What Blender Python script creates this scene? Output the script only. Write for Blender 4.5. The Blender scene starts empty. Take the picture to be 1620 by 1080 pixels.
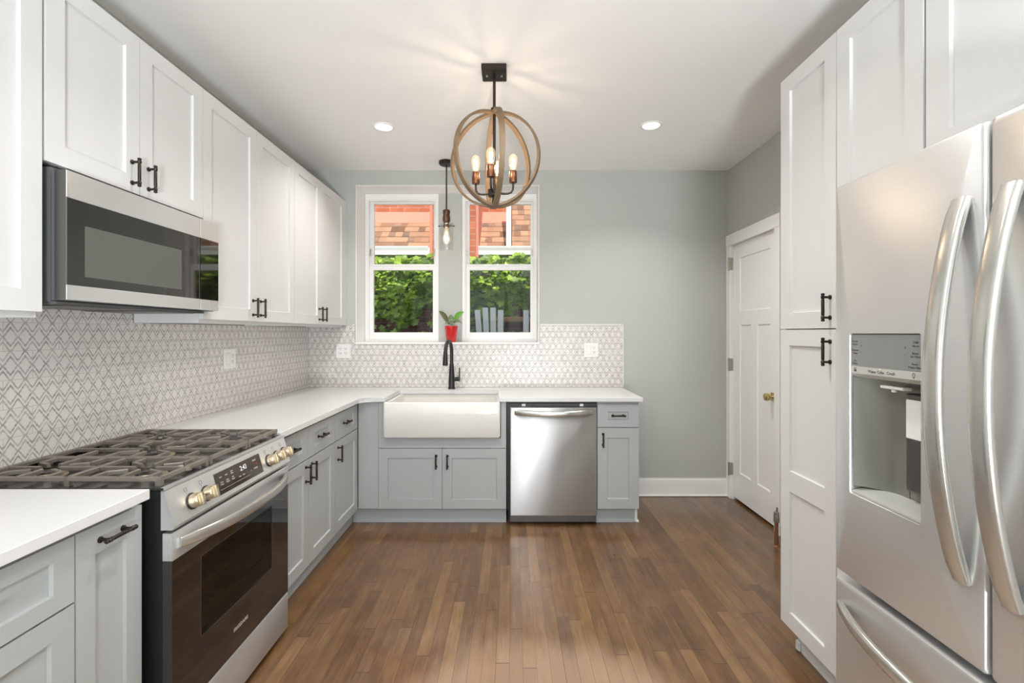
import bpy, bmesh, math, random
from mathutils import Vector, Matrix

random.seed(7)
SC = bpy.context.scene
COL = SC.collection
PI = math.pi

# ------------------------------------------------------------------ camera, sky, sun, exposure
cam_d = bpy.data.cameras.new('camera')
cam_d.sensor_width = 36.0
cam_d.lens = 765.0 / 1620.0 * 36.0
cam_d.shift_y = -13.5 / 1620.0
cam_d.clip_start = 0.05
cam = bpy.data.objects.new('camera', cam_d)
COL.objects.link(cam)
cam.location = (0, 0, 1.37)
cam.rotation_euler = (PI / 2, 0, 0)
SC.camera = cam

SC.view_settings.view_transform = 'Standard'
SC.view_settings.look = 'None'
SC.view_settings.exposure = 0.06
SC.view_settings.gamma = 1.0
SC.view_settings.use_curve_mapping = False
SC.cycles.use_denoising = True
SC.cycles.sample_clamp_indirect = 6.0

world = bpy.data.worlds.new('sky')
SC.world = world
world.use_nodes = True
bg = world.node_tree.nodes['Background']
bg.inputs[0].default_value = (0.78, 0.88, 1.0, 1)
bg.inputs[1].default_value = 1.3


def lamp(name, kind, loc, energy, color=(1, 1, 1), size=0.1, size_y=None, rot=(0, 0, 0), shape=None, spread=None, parent=None):
    d = bpy.data.lights.new(name, kind)
    d.energy = energy
    d.color = color
    if kind == 'AREA':
        d.size = size
        if size_y:
            d.shape = 'RECTANGLE'
            d.size_y = size_y
        if shape:
            d.shape = shape
        if spread:
            d.spread = spread
    elif kind == 'SUN':
        d.angle = math.radians(0.6)
    else:
        d.shadow_soft_size = size
    o = bpy.data.objects.new(name, d)
    COL.objects.link(o)
    o.location = loc
    o.rotation_euler = rot
    if parent:
        o.parent = parent
        o.location = Vector(loc) - parent.matrix_world.translation
    return o


# sun high behind the house: only the upper part of the neighbour's wall is lit
sun_dir = Vector((-0.06, 0.60, -0.75)).normalized()
sun = lamp('sun', 'SUN', (0, -2, 9), 5.0, (1.0, 0.95, 0.86))
sun.rotation_euler = sun_dir.to_track_quat('-Z', 'Y').to_euler()
# added fill lamps just inside the openings of the unseen rear wall
for wx in (-0.85, 0.95):
    lamp('rear_fill_light', 'AREA', (wx, -2.9, 1.45), 10, (0.84, 0.92, 1.0), 1.35, 1.9, (PI / 2, 0, 0))
# added fill lamp behind the camera, aimed up to bounce off the ceiling
lamp('ceiling_fill_light', 'AREA', (0.25, -1.8, 0.7), 240, (0.88, 0.94, 1.0), 0.5, None, (math.radians(180 - 9), 0, 0), 'DISK')
CAN_W, BULB_W, MINI_W = 8.5, 2.3, 1.6
WARM = (1.0, 0.82, 0.66)

# ------------------------------------------------------------------ node helpers


def s2l(c):
    c = c / 255.0
    return c / 12.92 if c <= 0.04045 else ((c + 0.055) / 1.055) ** 2.4


def rgb(r, g, b):
    return (s2l(r), s2l(g), s2l(b), 1.0)


class S:
    """socket with arithmetic"""
    def __init__(self, nt, sock):
        self.nt, self.s = nt, sock

    def op(self, o, b=None, c=None):
        return m_(self.nt, o, self, b, c)

    def __add__(self, b): return self.op('ADD', b)
    def __sub__(self, b): return self.op('SUBTRACT', b)
    def __mul__(self, b): return self.op('MULTIPLY', b)
    def __truediv__(self, b): return self.op('DIVIDE', b)
    def floor(self): return self.op('FLOOR')
    def fract(self): return self.op('FRACT')
    def abs(self): return self.op('ABSOLUTE')
    def min(self, b): return self.op('MINIMUM', b)
    def max(self, b): return self.op('MAXIMUM', b)
    def lt(self, b): return self.op('LESS_THAN', b)
    def sin(self): return self.op('SINE')
    def inv(self): return m_(self.nt, 'SUBTRACT', 1.0, self)


def put(nt, inp, v):
    if isinstance(v, S):
        nt.links.new(v.s, inp)
    elif v is not None:
        inp.default_value = v


def m_(nt, o, a, b=None, c=None):
    n = nt.nodes.new('ShaderNodeMath')
    n.operation = o
    for i, v in enumerate((a, b, c)):
        if v is not None:
            put(nt, n.inputs[i], v)
    return S(nt, n.outputs[0])


def smooth(nt, v, a, b):
    n = nt.nodes.new('ShaderNodeMapRange')
    n.interpolation_type = 'SMOOTHSTEP'
    put(nt, n.inputs[0], v)
    n.inputs[1].default_value = a
    n.inputs[2].default_value = b
    return S(nt, n.outputs[0])


def comb(nt, x, y, z=0.0):
    n = nt.nodes.new('ShaderNodeCombineXYZ')
    for i, v in enumerate((x, y, z)):
        put(nt, n.inputs[i], v)
    return S(nt, n.outputs[0])


def position(nt, obj=False):
    if obj:
        n = nt.nodes.new('ShaderNodeTexCoord')
        p = n.outputs['Object']
    else:
        n = nt.nodes.new('ShaderNodeNewGeometry')
        p = n.outputs['Position']
    q = nt.nodes.new('ShaderNodeSeparateXYZ')
    nt.links.new(p, q.inputs[0])
    return S(nt, p), S(nt, q.outputs[0]), S(nt, q.outputs[1]), S(nt, q.outputs[2])


def noise(nt, vec, scale, detail=3.0, rough=0.5):
    n = nt.nodes.new('ShaderNodeTexNoise')
    put(nt, n.inputs['Vector'], vec)
    n.inputs['Scale'].default_value = scale
    n.inputs['Detail'].default_value = detail
    n.inputs['Roughness'].default_value = rough
    return S(nt, n.outputs[0])


def white(nt, vec):
    n = nt.nodes.new('ShaderNodeTexWhiteNoise')
    n.noise_dimensions = '3D'
    put(nt, n.inputs['Vector'], vec)
    return S(nt, n.outputs['Value'])


def mix(nt, f, a, b):
    n = nt.nodes.new('ShaderNodeMix')
    n.data_type = 'RGBA'
    put(nt, n.inputs[0], f)
    put(nt, n.inputs[6], a)
    put(nt, n.inputs[7], b)
    return S(nt, n.outputs[2])


def ramp(nt, f, stops):
    n = nt.nodes.new('ShaderNodeValToRGB')
    e = n.color_ramp.elements
    e[0].position, e[0].color = stops[0]
    e[1].position, e[1].color = stops[-1]
    for p, c in stops[1:-1]:
        k = e.new(p)
        k.color = c
    put(nt, n.inputs[0], f)
    return S(nt, n.outputs[0])


def bump(nt, h, strength, dist):
    n = nt.nodes.new('ShaderNodeBump')
    n.inputs['Strength'].default_value = strength
    n.inputs['Distance'].default_value = dist
    put(nt, n.inputs['Height'], h)
    return S(nt, n.outputs[0])


def mat(name, col, rough=0.5, metal=0.0, spec=0.5, coat=0.0, vary=0.03, vscale=6.0, emit=None, estr=0.0, bumpy=0.0, bscale=300.0):
    m = bpy.data.materials.new(name)
    m.use_nodes = True
    nt = m.node_tree
    b = nt.nodes['Principled BSDF']
    c = rgb(*col)
    if vary:
        pv, x, y, z = position(nt, True)
        n = noise(nt, pv, vscale, 3)
        d = tuple(v * (1 - vary) for v in c[:3]) + (1,)
        l = tuple(min(1, v * (1 + vary)) for v in c[:3]) + (1,)
        put(nt, b.inputs['Base Color'], mix(nt, n, d, l))
        if bumpy:
            put(nt, b.inputs['Normal'], bump(nt, noise(nt, pv, bscale, 2), bumpy, 0.002))
    else:
        b.inputs['Base Color'].default_value = c
    b.inputs['Roughness'].default_value = rough
    b.inputs['Metallic'].default_value = metal
    b.inputs['Specular IOR Level'].default_value = spec
    b.inputs['Coat Weight'].default_value = coat
    if emit:
        b.inputs['Emission Color'].default_value = rgb(*emit)
        b.inputs['Emission Strength'].default_value = estr
    return m


def steel(name, col, rough=0.3, aniso=0.75):
    m = bpy.data.materials.new(name)
    m.use_nodes = True
    nt = m.node_tree
    b = nt.nodes['Principled BSDF']
    b.inputs['Metallic'].default_value = 0.78
    pv, x, y, z = position(nt, True)
    v = comb(nt, (x + y) * 3.0, (x - y) * 3.0, z * 260.0)
    n = noise(nt, v, 1.0, 2)
    c = rgb(*col)
    put(nt, b.inputs['Base Color'], mix(nt, n, tuple(k * 0.97 for k in c[:3]) + (1,), tuple(min(1, k * 1.03) for k in c[:3]) + (1,)))
    put(nt, b.inputs['Roughness'], n * 0.02 + (rough - 0.01))
    b.inputs['Anisotropic'].default_value = aniso
    b.inputs['Anisotropic Rotation'].default_value = 0.25
    t = nt.nodes.new('ShaderNodeTangent')
    t.direction_type = 'UV_MAP'
    t.uv_map = 'UVMap'
    nt.links.new(t.outputs[0], b.inputs['Tangent'])
    m['brushed'] = 1
    return m


def clear_glass(name, tint=(1, 1, 1), base=0.03, edge=0.5, rough=0.0):
    m = bpy.data.materials.new(name)
    m.use_nodes = True
    nt = m.node_tree
    nt.nodes.remove(nt.nodes['Principled BSDF'])
    tr = nt.nodes.new('ShaderNodeBsdfTransparent')
    tr.inputs[0].default_value = tint + (1,)
    gl = nt.nodes.new('ShaderNodeBsdfGlossy')
    gl.inputs['Roughness'].default_value = rough
    lw = nt.nodes.new('ShaderNodeLayerWeight')
    lw.inputs[0].default_value = 0.35
    f = S(nt, lw.outputs['Facing'])
    f = f * f * f * edge + base
    mx = nt.nodes.new('ShaderNodeMixShader')
    put(nt, mx.inputs[0], f)
    nt.links.new(tr.outputs[0], mx.inputs[1])
    nt.links.new(gl.outputs[0], mx.inputs[2])
    nt.links.new(mx.outputs[0], nt.nodes['Material Output'].inputs[0])
    return m


def emitter(name, col, strength):
    m = bpy.data.materials.new(name)
    m.use_nodes = True
    nt = m.node_tree
    nt.nodes.remove(nt.nodes['Principled BSDF'])
    e = nt.nodes.new('ShaderNodeEmission')
    e.inputs[0].default_value = rgb(*col)
    e.inputs[1].default_value = strength
    nt.links.new(e.outputs[0], nt.nodes['Material Output'].inputs[0])
    return m


def tile_mat(name, axis):
    m = bpy.data.materials.new(name)
    m.use_nodes = True
    nt = m.node_tree
    b = nt.nodes['Principled BSDF']
    pv, x, y, z = position(nt)
    u = y if axis == 'y' else x
    u = u - 0.019
    r = (z - 0.914) / 0.0983
    row = r.floor()
    fv = r.fract()
    t = ((u / 0.05).fract() - 0.5).abs() * 2.0
    w = (fv - 0.5).abs() * 2.0
    wob = (t * (2 * PI)).sin() * 0.03
    bead = (t * (6 * PI)).sin() * 0.035
    k = t.inv()
    f1 = k * 0.60 + wob + bead
    f2 = k * 0.64 + wob + 0.37
    d = (w - f1).abs().min((w - f2).abs() * 1.1)
    line = smooth(nt, d, 0.035, 0.15).inv()
    n1 = noise(nt, pv, 40, 3, 0.6)
    n2 = noise(nt, pv, 5, 2)
    line = line * (smooth(nt, n1, 0.3, 0.7) * 0.65 + 0.35)
    uu = ((u + (row * 0.5).fract() * 0.2) / 0.2).fract()
    gr = (uu.lt(0.010)).max(fv.lt(0.018))
    tid = white(nt, comb(nt, ((u + (row * 0.5).fract() * 0.2) / 0.2).floor(), row, 0.0))
    base = mix(nt, n2 * 0.5 + tid * 0.5, rgb(217, 211, 205), rgb(231, 226, 221))
    c = mix(nt, line * 0.8, base, rgb(112, 106, 102))
    c = mix(nt, gr * 0.8, c, rgb(176, 170, 165))
    put(nt, b.inputs['Base Color'], c)
    b.inputs['Roughness'].default_value = 0.28
    put(nt, b.inputs['Normal'], bump(nt, (gr.max(line * 0.5)).inv(), 0.25, 0.002))
    return m


def floor_mat():
    m = bpy.data.materials.new('strip_hardwood')
    m.use_nodes = True
    nt = m.node_tree
    b = nt.nodes['Principled BSDF']
    pv, x, y, z = position(nt)
    r = (x + 0.012) / 0.0565
    row = r.floor()
    fx = r.fract()
    off = white(nt, comb(nt, row, 3.0, 1.0))
    yy = y / 0.85 + off * 7.3
    pid = yy.floor()
    fy = yy.fract()
    rnd = white(nt, comb(nt, row, pid, 5.0))
    grain = noise(nt, comb(nt, x * 46.0, y * 3.0, rnd * 20.0), 1.0, 5, 0.62)
    fine = noise(nt, comb(nt, x * 220.0, y * 9.0, rnd * 7.0), 1.0, 3, 0.6)
    blot = noise(nt, pv, 2.2, 4, 0.6)
    mott = noise(nt, comb(nt, x * 14.0, y * 7.0, rnd * 3.0), 1.0, 4, 0.65)
    v = rnd * 0.22 + grain * 0.42 + blot * 0.32 + fine * 0.24 + mott * 0.32 - 0.26
    c = ramp(nt, v, [(0.12, rgb(54, 34, 18)), (0.36, rgb(90, 61, 34)), (0.58, rgb(118, 86, 53)), (0.85, rgb(150, 117, 80))])
    # window reflection painted into the colour as a paler, noisy-edged patch
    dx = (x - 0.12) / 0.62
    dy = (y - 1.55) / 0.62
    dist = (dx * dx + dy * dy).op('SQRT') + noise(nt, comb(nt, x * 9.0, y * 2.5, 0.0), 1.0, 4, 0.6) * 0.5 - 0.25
    painted_sheen = smooth(nt, dist, 0.75, 1.15).inv()
    c = mix(nt, painted_sheen * 0.42, c, rgb(186, 158, 132))
    seam = fx.lt(0.035) * (white(nt, comb(nt, row, 9.0, 4.0)) * 0.6 + 0.4)
    gap = seam.max(fy.lt(0.004))
    c = mix(nt, gap * 0.8, c, rgb(30, 19, 13))
    put(nt, b.inputs['Base Color'], c)
    put(nt, b.inputs['Roughness'], blot * 0.20 + grain * 0.14 + 0.16)
    b.inputs['Specular IOR Level'].default_value = 0.5
    b.inputs['Coat Weight'].default_value = 0.5
    b.inputs['Coat Roughness'].default_value = 0.12
    h = grain * 0.25 + gap.inv()
    put(nt, b.inputs['Normal'], bump(nt, h, 0.15, 0.0012))
    return m


def brick_mat(name, c1, c2, mortar, sx=0.21, sy=0.075):
    m = bpy.data.materials.new(name)
    m.use_nodes = True
    nt = m.node_tree
    b = nt.nodes['Principled BSDF']
    pv, x, y, z = position(nt)
    n = nt.nodes.new('ShaderNodeTexBrick')
    put(nt, n.inputs['Vector'], comb(nt, x + y, z, 0.0))
    n.inputs['Color1'].default_value = c1
    n.inputs['Color2'].default_value = c2
    n.inputs['Mortar'].default_value = mortar
    n.inputs['Scale'].default_value = 1.0
    n.inputs['Mortar Size'].default_value = 0.005
    n.inputs['Brick Width'].default_value = sx
    n.inputs['Row Height'].default_value = sy
    put(nt, b.inputs['Base Color'], mix(nt, noise(nt, pv, 9, 3) * 0.45, S(nt, n.outputs[0]), rgb(70, 40, 32)))
    b.inputs['Roughness'].default_value = 0.9
    return m


def shingle_mat():
    m = bpy.data.materials.new('asphalt_shingles')
    m.use_nodes = True
    nt = m.node_tree
    b = nt.nodes['Principled BSDF']
    pv, x, y, z = position(nt)
    r = z / 0.092
    row = r.floor()
    fr = r.fract()
    cx = x / 0.095 + white(nt, comb(nt, row, 1.0, 0.0)) * 5.0
    tab = white(nt, comb(nt, cx.floor(), row, 2.0))
    tooth = (tab * 0.35).op('SUBTRACT', fr).op('GREATER_THAN', 0.0) * 0.6
    c = ramp(nt, tab + noise(nt, pv, 60, 2) * 0.3 - 0.15, [(0.0, rgb(112, 82, 64)), (0.35, rgb(164, 124, 98)), (0.7, rgb(184, 142, 112)), (1.0, rgb(120, 98, 86))])
    c = mix(nt, (fr.lt(0.1) * 0.7).max(tooth * 0.35), c, rgb(70, 48, 38))
    put(nt, b.inputs['Base Color'], c)
    b.inputs['Roughness'].default_value = 0.95
    return m


def leaf_mat(name, ca, cb):
    m = bpy.data.materials.new(name)
    m.use_nodes = True
    nt = m.node_tree
    b = nt.nodes['Principled BSDF']
    g = nt.nodes.new('ShaderNodeNewGeometry')
    put(nt, b.inputs['Base Color'], mix(nt, S(nt, g.outputs['Random Per Island']), ca, cb))
    b.inputs['Roughness'].default_value = 0.45
    tl = nt.nodes.new('ShaderNodeBsdfTranslucent')
    tl.inputs[0].default_value = cb
    mx = nt.nodes.new('ShaderNodeMixShader')
    mx.inputs[0].default_value = 0.25
    nt.links.new(b.outputs[0], mx.inputs[1])
    nt.links.new(tl.outputs[0], mx.inputs[2])
    nt.links.new(mx.outputs[0], nt.nodes['Material Output'].inputs[0])
    return m


M = {}
M['wall'] = mat('sage_grey_wall_paint', (186, 188, 182), 0.75, vary=0.015, bumpy=0.15, bscale=180)
M['ceil'] = mat('ceiling_white_paint', (243, 241, 238), 0.85, vary=0.01)
M['white'] = mat('white_trim_paint', (243, 241, 238), 0.42, vary=0.012)
M['cabw'] = mat('white_cabinet_lacquer', (214, 213, 211), 0.36, vary=0.012)
M['cabg'] = mat('grey_cabinet_lacquer', (175, 177, 175), 0.4, vary=0.015)
M['kick'] = mat('grey_toe_kick', (176, 180, 180), 0.5, vary=0.02)
M['quartz'] = mat('white_quartz', (217, 216, 214), 0.16, vary=0.02, vscale=3)
M['porc'] = mat('white_porcelain', (228, 225, 218), 0.08, coat=0.4, vary=0.0)
M['bronze'] = mat('dark_bronze', (62, 54, 49), 0.38, 0.75, vary=0.08, vscale=60)
M['black'] = mat('matte_black_metal', (48, 47, 47), 0.36, 0.5, vary=0.05)
M['blackp'] = mat('black_plastic', (24, 24, 25), 0.4, vary=0.05)
M['bglass'] = mat('black_glass', (20, 17, 15), 0.04, spec=0.8, coat=0.6, vary=0.0)
M['mwwin'] = mat('microwave_window_screen', (92, 94, 88), 0.25, vary=0.03)
M['steel'] = steel('brushed_stainless', (222, 222, 221), 0.31, 0.8)
M['steeldw'] = steel('brushed_stainless_dishwasher', (192, 191, 189), 0.36, 0.85)
M['steelp'] = steel('satin_stainless_handle', (198, 196, 189), 0.2, 0.4)
M['steeld'] = mat('dark_steel', (112, 110, 106), 0.4, 0.9, vary=0.05)
M['dgrey'] = mat('fridge_case_grey', (92, 93, 94), 0.5, vary=0.02)
M['disp'] = mat('dispenser_grey_plastic', (132, 131, 122), 0.25, 0.35, vary=0.03)
M['disppanel'] = mat('dispenser_display', (146, 148, 146), 0.2, 0.4, vary=0.02)
M['dispstrip'] = mat('dispenser_button_strip', (196, 196, 188), 0.3, 0.3, vary=0.02)
M['ink'] = mat('grey_ink', (70, 70, 70), 0.6, vary=0.0)
M['inkl'] = mat('pale_print', (205, 200, 192), 0.5, vary=0.0)
M['digit'] = emitter('lit_digits', (255, 255, 255), 1.1)
M['redlight'] = emitter('lit_red', (220, 90, 60), 0.7)
M['knob'] = mat('champagne_knob', (204, 190, 164), 0.28, 0.9, vary=0.03)
M['iron'] = mat('cast_iron', (136, 127, 117), 0.34, 0.5, spec=0.6, vary=0.12, vscale=40)
M['enamel'] = mat('dark_enamel', (48, 47, 48), 0.16, 0.1, vary=0.05)
M['alum'] = mat('burner_aluminium', (206, 190, 164), 0.35, 0.8, vary=0.05)
M['ringwood'] = mat('weathered_oak_ring', (118, 97, 72), 0.55, vary=0.25, vscale=30)
M['bulbglass'] = clear_glass('bulb_glass', (1, 0.97, 0.92), 0.03, 0.5)
nt = M['bulbglass'].node_tree
_o = nt.nodes['Material Output']
_e = nt.nodes.new('ShaderNodeEmission'); _e.inputs[0].default_value = (1.0, 0.72, 0.42, 1); _e.inputs[1].default_value = 0.28
_a = nt.nodes.new('ShaderNodeAddShader')
nt.links.new(_o.inputs[0].links[0].from_socket, _a.inputs[0]); nt.links.new(_e.outputs[0], _a.inputs[1]); nt.links.new(_a.outputs[0], _o.inputs[0])
M['jar'] = clear_glass('clear_jar_glass', (0.97, 0.98, 0.98), 0.05, 0.9)
M['pane'] = clear_glass('window_glass', (0.96, 0.97, 0.97), 0.014, 0.3)
M['ovenpane'] = clear_glass('oven_window_glass', (0.34, 0.30, 0.27), 0.06, 0.6)
M['filament'] = emitter('glowing_filament', (255, 214, 150), 26.0)
M['canlens'] = emitter('lit_lens', (255, 250, 240), 6.0)
M['brass'] = mat('satin_brass', (206, 186, 130), 0.25, 1.0, vary=0.04)
M['copper'] = mat('copper_pipe', (160, 112, 84), 0.35, 0.7, vary=0.1, vscale=30)
M['nickel'] = mat('hinge_nickel', (176, 172, 162), 0.35, 0.9, vary=0.05)
M['plate'] = mat('white_plastic_plate', (238, 236, 232), 0.3, vary=0.0)
M['slot'] = mat('dark_slot', (60, 58, 56), 0.6, vary=0.0)
M['redpot'] = mat('red_glazed_pot', (190, 18, 20), 0.1, coat=0.6, vary=0.08)
M['soil'] = mat('potting_soil', (60, 44, 34), 0.95, vary=0.3, vscale=80)
M['leafg'] = mat('green_leaf', (104, 160, 60), 0.4, vary=0.15, vscale=30)
M['leafd'] = mat('dusty_green_leaf', (112, 128, 92), 0.5, vary=0.2, vscale=30)
M['leafb'] = mat('brown_green_leaf', (96, 92, 54), 0.5, vary=0.25, vscale=30)
M['tile_left'] = tile_mat('patterned_tile_left', 'y')
M['tile_back'] = tile_mat('patterned_tile_back', 'x')
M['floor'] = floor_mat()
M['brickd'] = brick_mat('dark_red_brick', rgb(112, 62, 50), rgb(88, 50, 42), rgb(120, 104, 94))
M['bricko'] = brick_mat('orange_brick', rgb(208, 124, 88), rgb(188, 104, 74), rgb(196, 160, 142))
M['shingle'] = shingle_mat()
M['flash'] = mat('painted_red_flashing', (216, 136, 114), 0.6, vary=0.08)
M['gutter'] = mat('white_gutter_metal', (226, 224, 220), 0.4, vary=0.02)
M['ivy'] = leaf_mat('ivy_leaf', rgb(60, 98, 38), rgb(176, 206, 78))
M['ground'] = mat('concrete_ground', (126, 120, 112), 0.9, vary=0.1)
M['plank'] = mat('weathered_plank', (150, 120, 74), 0.7, vary=0.2)
M['chairw'] = mat('pale_patio_slats', (200, 204, 202), 0.5, vary=0.05)
M['house'] = mat('house_siding', (190, 186, 178), 0.8)

# ------------------------------------------------------------------ mesh builder


def FW(u, w, z): return (u, w, z)
def FL(xf): return lambda u, w, z: (xf + w, u, z)      # faces +X (left run)
def FR(xf): return lambda u, w, z: (xf - w, u, z)      # faces -X (right run)
def FB(yf): return lambda u, w, z: (u, yf - w, z)      # faces -Y (back run)


class B:
    def __init__(self, T=FW):
        self.bm = bmesh.new()
        self.T = T

    def v(self, p):
        return self.bm.verts.new(self.T(*p))

    def face(self, vs):
        try:
            return self.bm.faces.new(vs)
        except ValueError:
            return None

    def box(self, a0, a1, b0, b1, c0, c1, bev=0.0, seg=1):
        vs = [self.v((x, y, z)) for x in (a0, a1) for y in (b0, b1) for z in (c0, c1)]
        idx = [(0, 1, 3, 2), (4, 6, 7, 5), (0, 4, 5, 1), (2, 3, 7, 6), (0, 2, 6, 4), (1, 5, 7, 3)]
        fs = [self.face([vs[i] for i in f]) for f in idx]
        if bev:
            es = list({e for f in fs for e in f.edges})
            bmesh.ops.bevel(self.bm, geom=es, offset=bev, segments=seg, affect='EDGES', profile=0.5)
        return self

    def rings(self, rs, cap0=True, cap1=True, loop=False):
        R = [[self.v(p) for p in r] for r in rs]
        n = len(R[0])
        pairs = list(zip(R, R[1:])) + ([(R[-1], R[0])] if loop else [])
        for a, b in pairs:
            for i in range(n):
                self.face([a[i], a[(i + 1) % n], b[(i + 1) % n], b[i]])
        if not loop:
            if cap0: self.face(R[0])
            if cap1: self.face(list(reversed(R[-1])))
        return self

    def tube(self, pts, r, seg=12, cap=True, flat=None):
        """round tube; flat=(a,b,upvec) makes an elliptic section with half sizes a (along up) and b"""
        pts = [Vector(p) for p in pts]
        n = len(pts)
        rs = r if isinstance(r, (list, tuple)) else [r] * n
        prev = None
        out = []
        for i, p in enumerate(pts):
            d = (pts[min(i + 1, n - 1)] - pts[max(i - 1, 0)])
            if d.length < 1e-9: d = Vector((0, 0, 1))
            d.normalize()
            if flat:
                up = Vector(flat[2])
                side = d.cross(up).normalized()
                up = side.cross(d).normalized()
            else:
                up = prev if prev is not None else (Vector((0, 0, 1)) if abs(d.z) < 0.9 else Vector((1, 0, 0)))
                side = d.cross(up).normalized()
                up = side.cross(d).normalized()
                prev = up
            ring = []
            for k in range(seg):
                a = 2 * PI * k / seg
                if flat:
                    ca, sa = math.cos(a), math.sin(a)
                    e = flat[3] if len(flat) > 3 else 1.0
                    ca = math.copysign(abs(ca) ** e, ca)
                    sa = math.copysign(abs(sa) ** e, sa)
                    ring.append(p + up * flat[0] * rs[i] * ca + side * flat[1] * rs[i] * sa)
                else:
                    ring.append(p + (up * math.cos(a) + side * math.sin(a)) * rs[i])
            out.append(ring)
        return self.rings(out, cap, cap)

    def cyl(self, p0, p1, r, seg=16, r2=None):
        return self.tube([p0, p1], [r, r if r2 is None else r2], seg)

    def lathe(self, prof, c=(0, 0, 0), seg=24, axis='z', cap0=True, cap1=True):
        out = []
        for r, h in prof:
            ring = []
            for k in range(seg):
                a = 2 * PI * k / seg
                x, y = r * math.cos(a), r * math.sin(a)
                if axis == 'z': p = (c[0] + x, c[1] + y, c[2] + h)
                elif axis == 'x': p = (c[0] + h, c[1] + x, c[2] + y)
                else: p = (c[0] + x, c[1] + h, c[2] + y)
                ring.append(p)
            out.append(ring)
        return self.rings(out, cap0, cap1)

    def prism(self, poly, z0, z1, bev=0.0):
        a = [self.v((x, y, z0)) for x, y in poly]
        b = [self.v((x, y, z1)) for x, y in poly]
        n = len(poly)
        fs = [self.face(a), self.face(b)]
        for i in range(n):
            fs.append(self.face([a[i], a[(i + 1) % n], b[(i + 1) % n], b[i]]))
        if bev:
            es = [e for e in fs[1].edges] + [e for e in fs[0].edges]
            bmesh.ops.bevel(self.bm, geom=es, offset=bev, segments=2, affect='EDGES', profile=0.5)
        return self

    def text(self, s, size, u, z, w=0.0004, sx=1.0, align='CENTER', flip=1):
        c = bpy.data.curves.new('t', 'FONT')
        c.body = s
        c.size = size
        c.align_x = align
        c.align_y = 'CENTER'
        c.resolution_u = 2
        c.extrude = 0.0002
        o = bpy.data.objects.new('t', c)
        COL.objects.link(o)
        bpy.context.view_layer.update()
        me = bpy.data.meshes.new_from_object(o.evaluated_get(bpy.context.evaluated_depsgraph_get()))
        vs = [self.v((u + flip * p.co.x * sx, w + p.co.z, z + p.co.y)) for p in me.vertices]
        for f in me.polygons:
            self.face([vs[i] for i in f.vertices])
        bpy.data.objects.remove(o)
        bpy.data.curves.remove(c)
        bpy.data.meshes.remove(me)
        return self


def rrect(a0, a1, b0, b1, r, n=4):
    pts = []
    for cx, cy, st in ((a1 - r, b1 - r, 0), (a0 + r, b1 - r, 90), (a0 + r, b0 + r, 180), (a1 - r, b0 + r, 270)):
        for k in range(n):
            a = math.radians(st + 90.0 * k / (n - 1))
            pts.append((cx + r * math.cos(a), cy + r * math.sin(a)))
    return pts


def wpos(o):
    p = Vector((0, 0, 0))
    while o:
        p += o.location
        o = o.parent
    return p


def obj(name, b, m, parent=None, smooth=None, kind=None, label=None, origin=True):
    bmesh.ops.recalc_face_normals(b.bm, faces=b.bm.faces)
    me = bpy.data.meshes.new(name)
    b.bm.to_mesh(me)
    b.bm.free()
    o = bpy.data.objects.new(name, me)
    COL.objects.link(o)
    m = M[m] if isinstance(m, str) else m
    me.materials.append(m)
    if m.get('brushed'):
        uv = me.uv_layers.new(name='UVMap')
        for lp in me.loops:
            c = me.vertices[lp.vertex_index].co
            uv.data[lp.index].uv = (c.x + c.y, c.z)
    if smooth is not None:
        for p in me.polygons: p.use_smooth = True
        me.set_sharp_from_angle(angle=math.radians(smooth))
    if parent:
        o.parent = parent
        me.transform(Matrix.Translation(-wpos(parent)))
    elif origin:
        xs = [v.co for v in me.vertices]
        c = Vector(((min(p.x for p in xs) + max(p.x for p in xs)) / 2, (min(p.y for p in xs) + max(p.y for p in xs)) / 2, min(p.z for p in xs)))
        me.transform(Matrix.Translation(-c))
        o.location = c
    if kind: o['kind'] = kind
    if label: o['label'] = label
    return o


def tag(o, label, cat, group=None, kind=None):
    o['label'] = label
    o['category'] = cat
    if group: o['group'] = group
    if kind: o['kind'] = kind
    return o


def thing(name, loc, label, cat, group=None, kind=None):
    o = bpy.data.objects.new(name, None)
    o.empty_display_size = 0.05
    COL.objects.link(o)
    o.location = loc
    return tag(o, label, cat, group, kind)


def copy_tree(o, parent=None):
    c = o.copy()
    COL.objects.link(c)
    if parent: c.parent = parent
    for ch in list(o.children):
        copy_tree(ch, c)
    return c


# ------------------------------------------------------------------ room shell
XL, XR, YB, ZC, YR = -1.713, 1.819, 4.069, 2.737, -3.0
WX0, WX1, WZ0, WZ1 = -1.314, 0.2287, 1.282, 2.612
YW = 4.30

st = 'structure'
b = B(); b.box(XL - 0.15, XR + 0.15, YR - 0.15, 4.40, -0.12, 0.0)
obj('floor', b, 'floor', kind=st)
b = B(); b.box(XL - 0.15, XR + 0.15, YR - 0.15, 4.42, ZC, ZC + 0.2)
obj('ceiling', b, 'ceil', kind=st)
b = B(); b.box(XL - 0.15, XL, YR, 4.42, 0, ZC)
obj('wall_left', b, 'wall', kind=st)
DY0, DY1, DZ = 3.315, 4.005, 2.105
b = B()
b.box(XR, XR + 0.15, YR, DY0, 0, ZC)
b.box(XR, XR + 0.15, DY1, 4.42, 0, ZC)
b.box(XR, XR + 0.15, DY0, DY1, DZ, ZC)
obj('wall_right', b, 'wall', kind=st)
b = B()
b.box(XL, WX0, YB, 4.42, 0, ZC)
b.box(WX1, XR, YB, 4.42, 0, ZC)
b.box(WX0, WX1, YB, 4.42, 0, WZ0)
b.box(WX0, WX1, YB, 4.42, WZ1, ZC)
b.box(-0.652, -0.444, YW - 0.012, 4.42, WZ0, WZ1)     # painted pier between the two windows
obj('wall_back', b, 'wall', kind=st)
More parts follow.
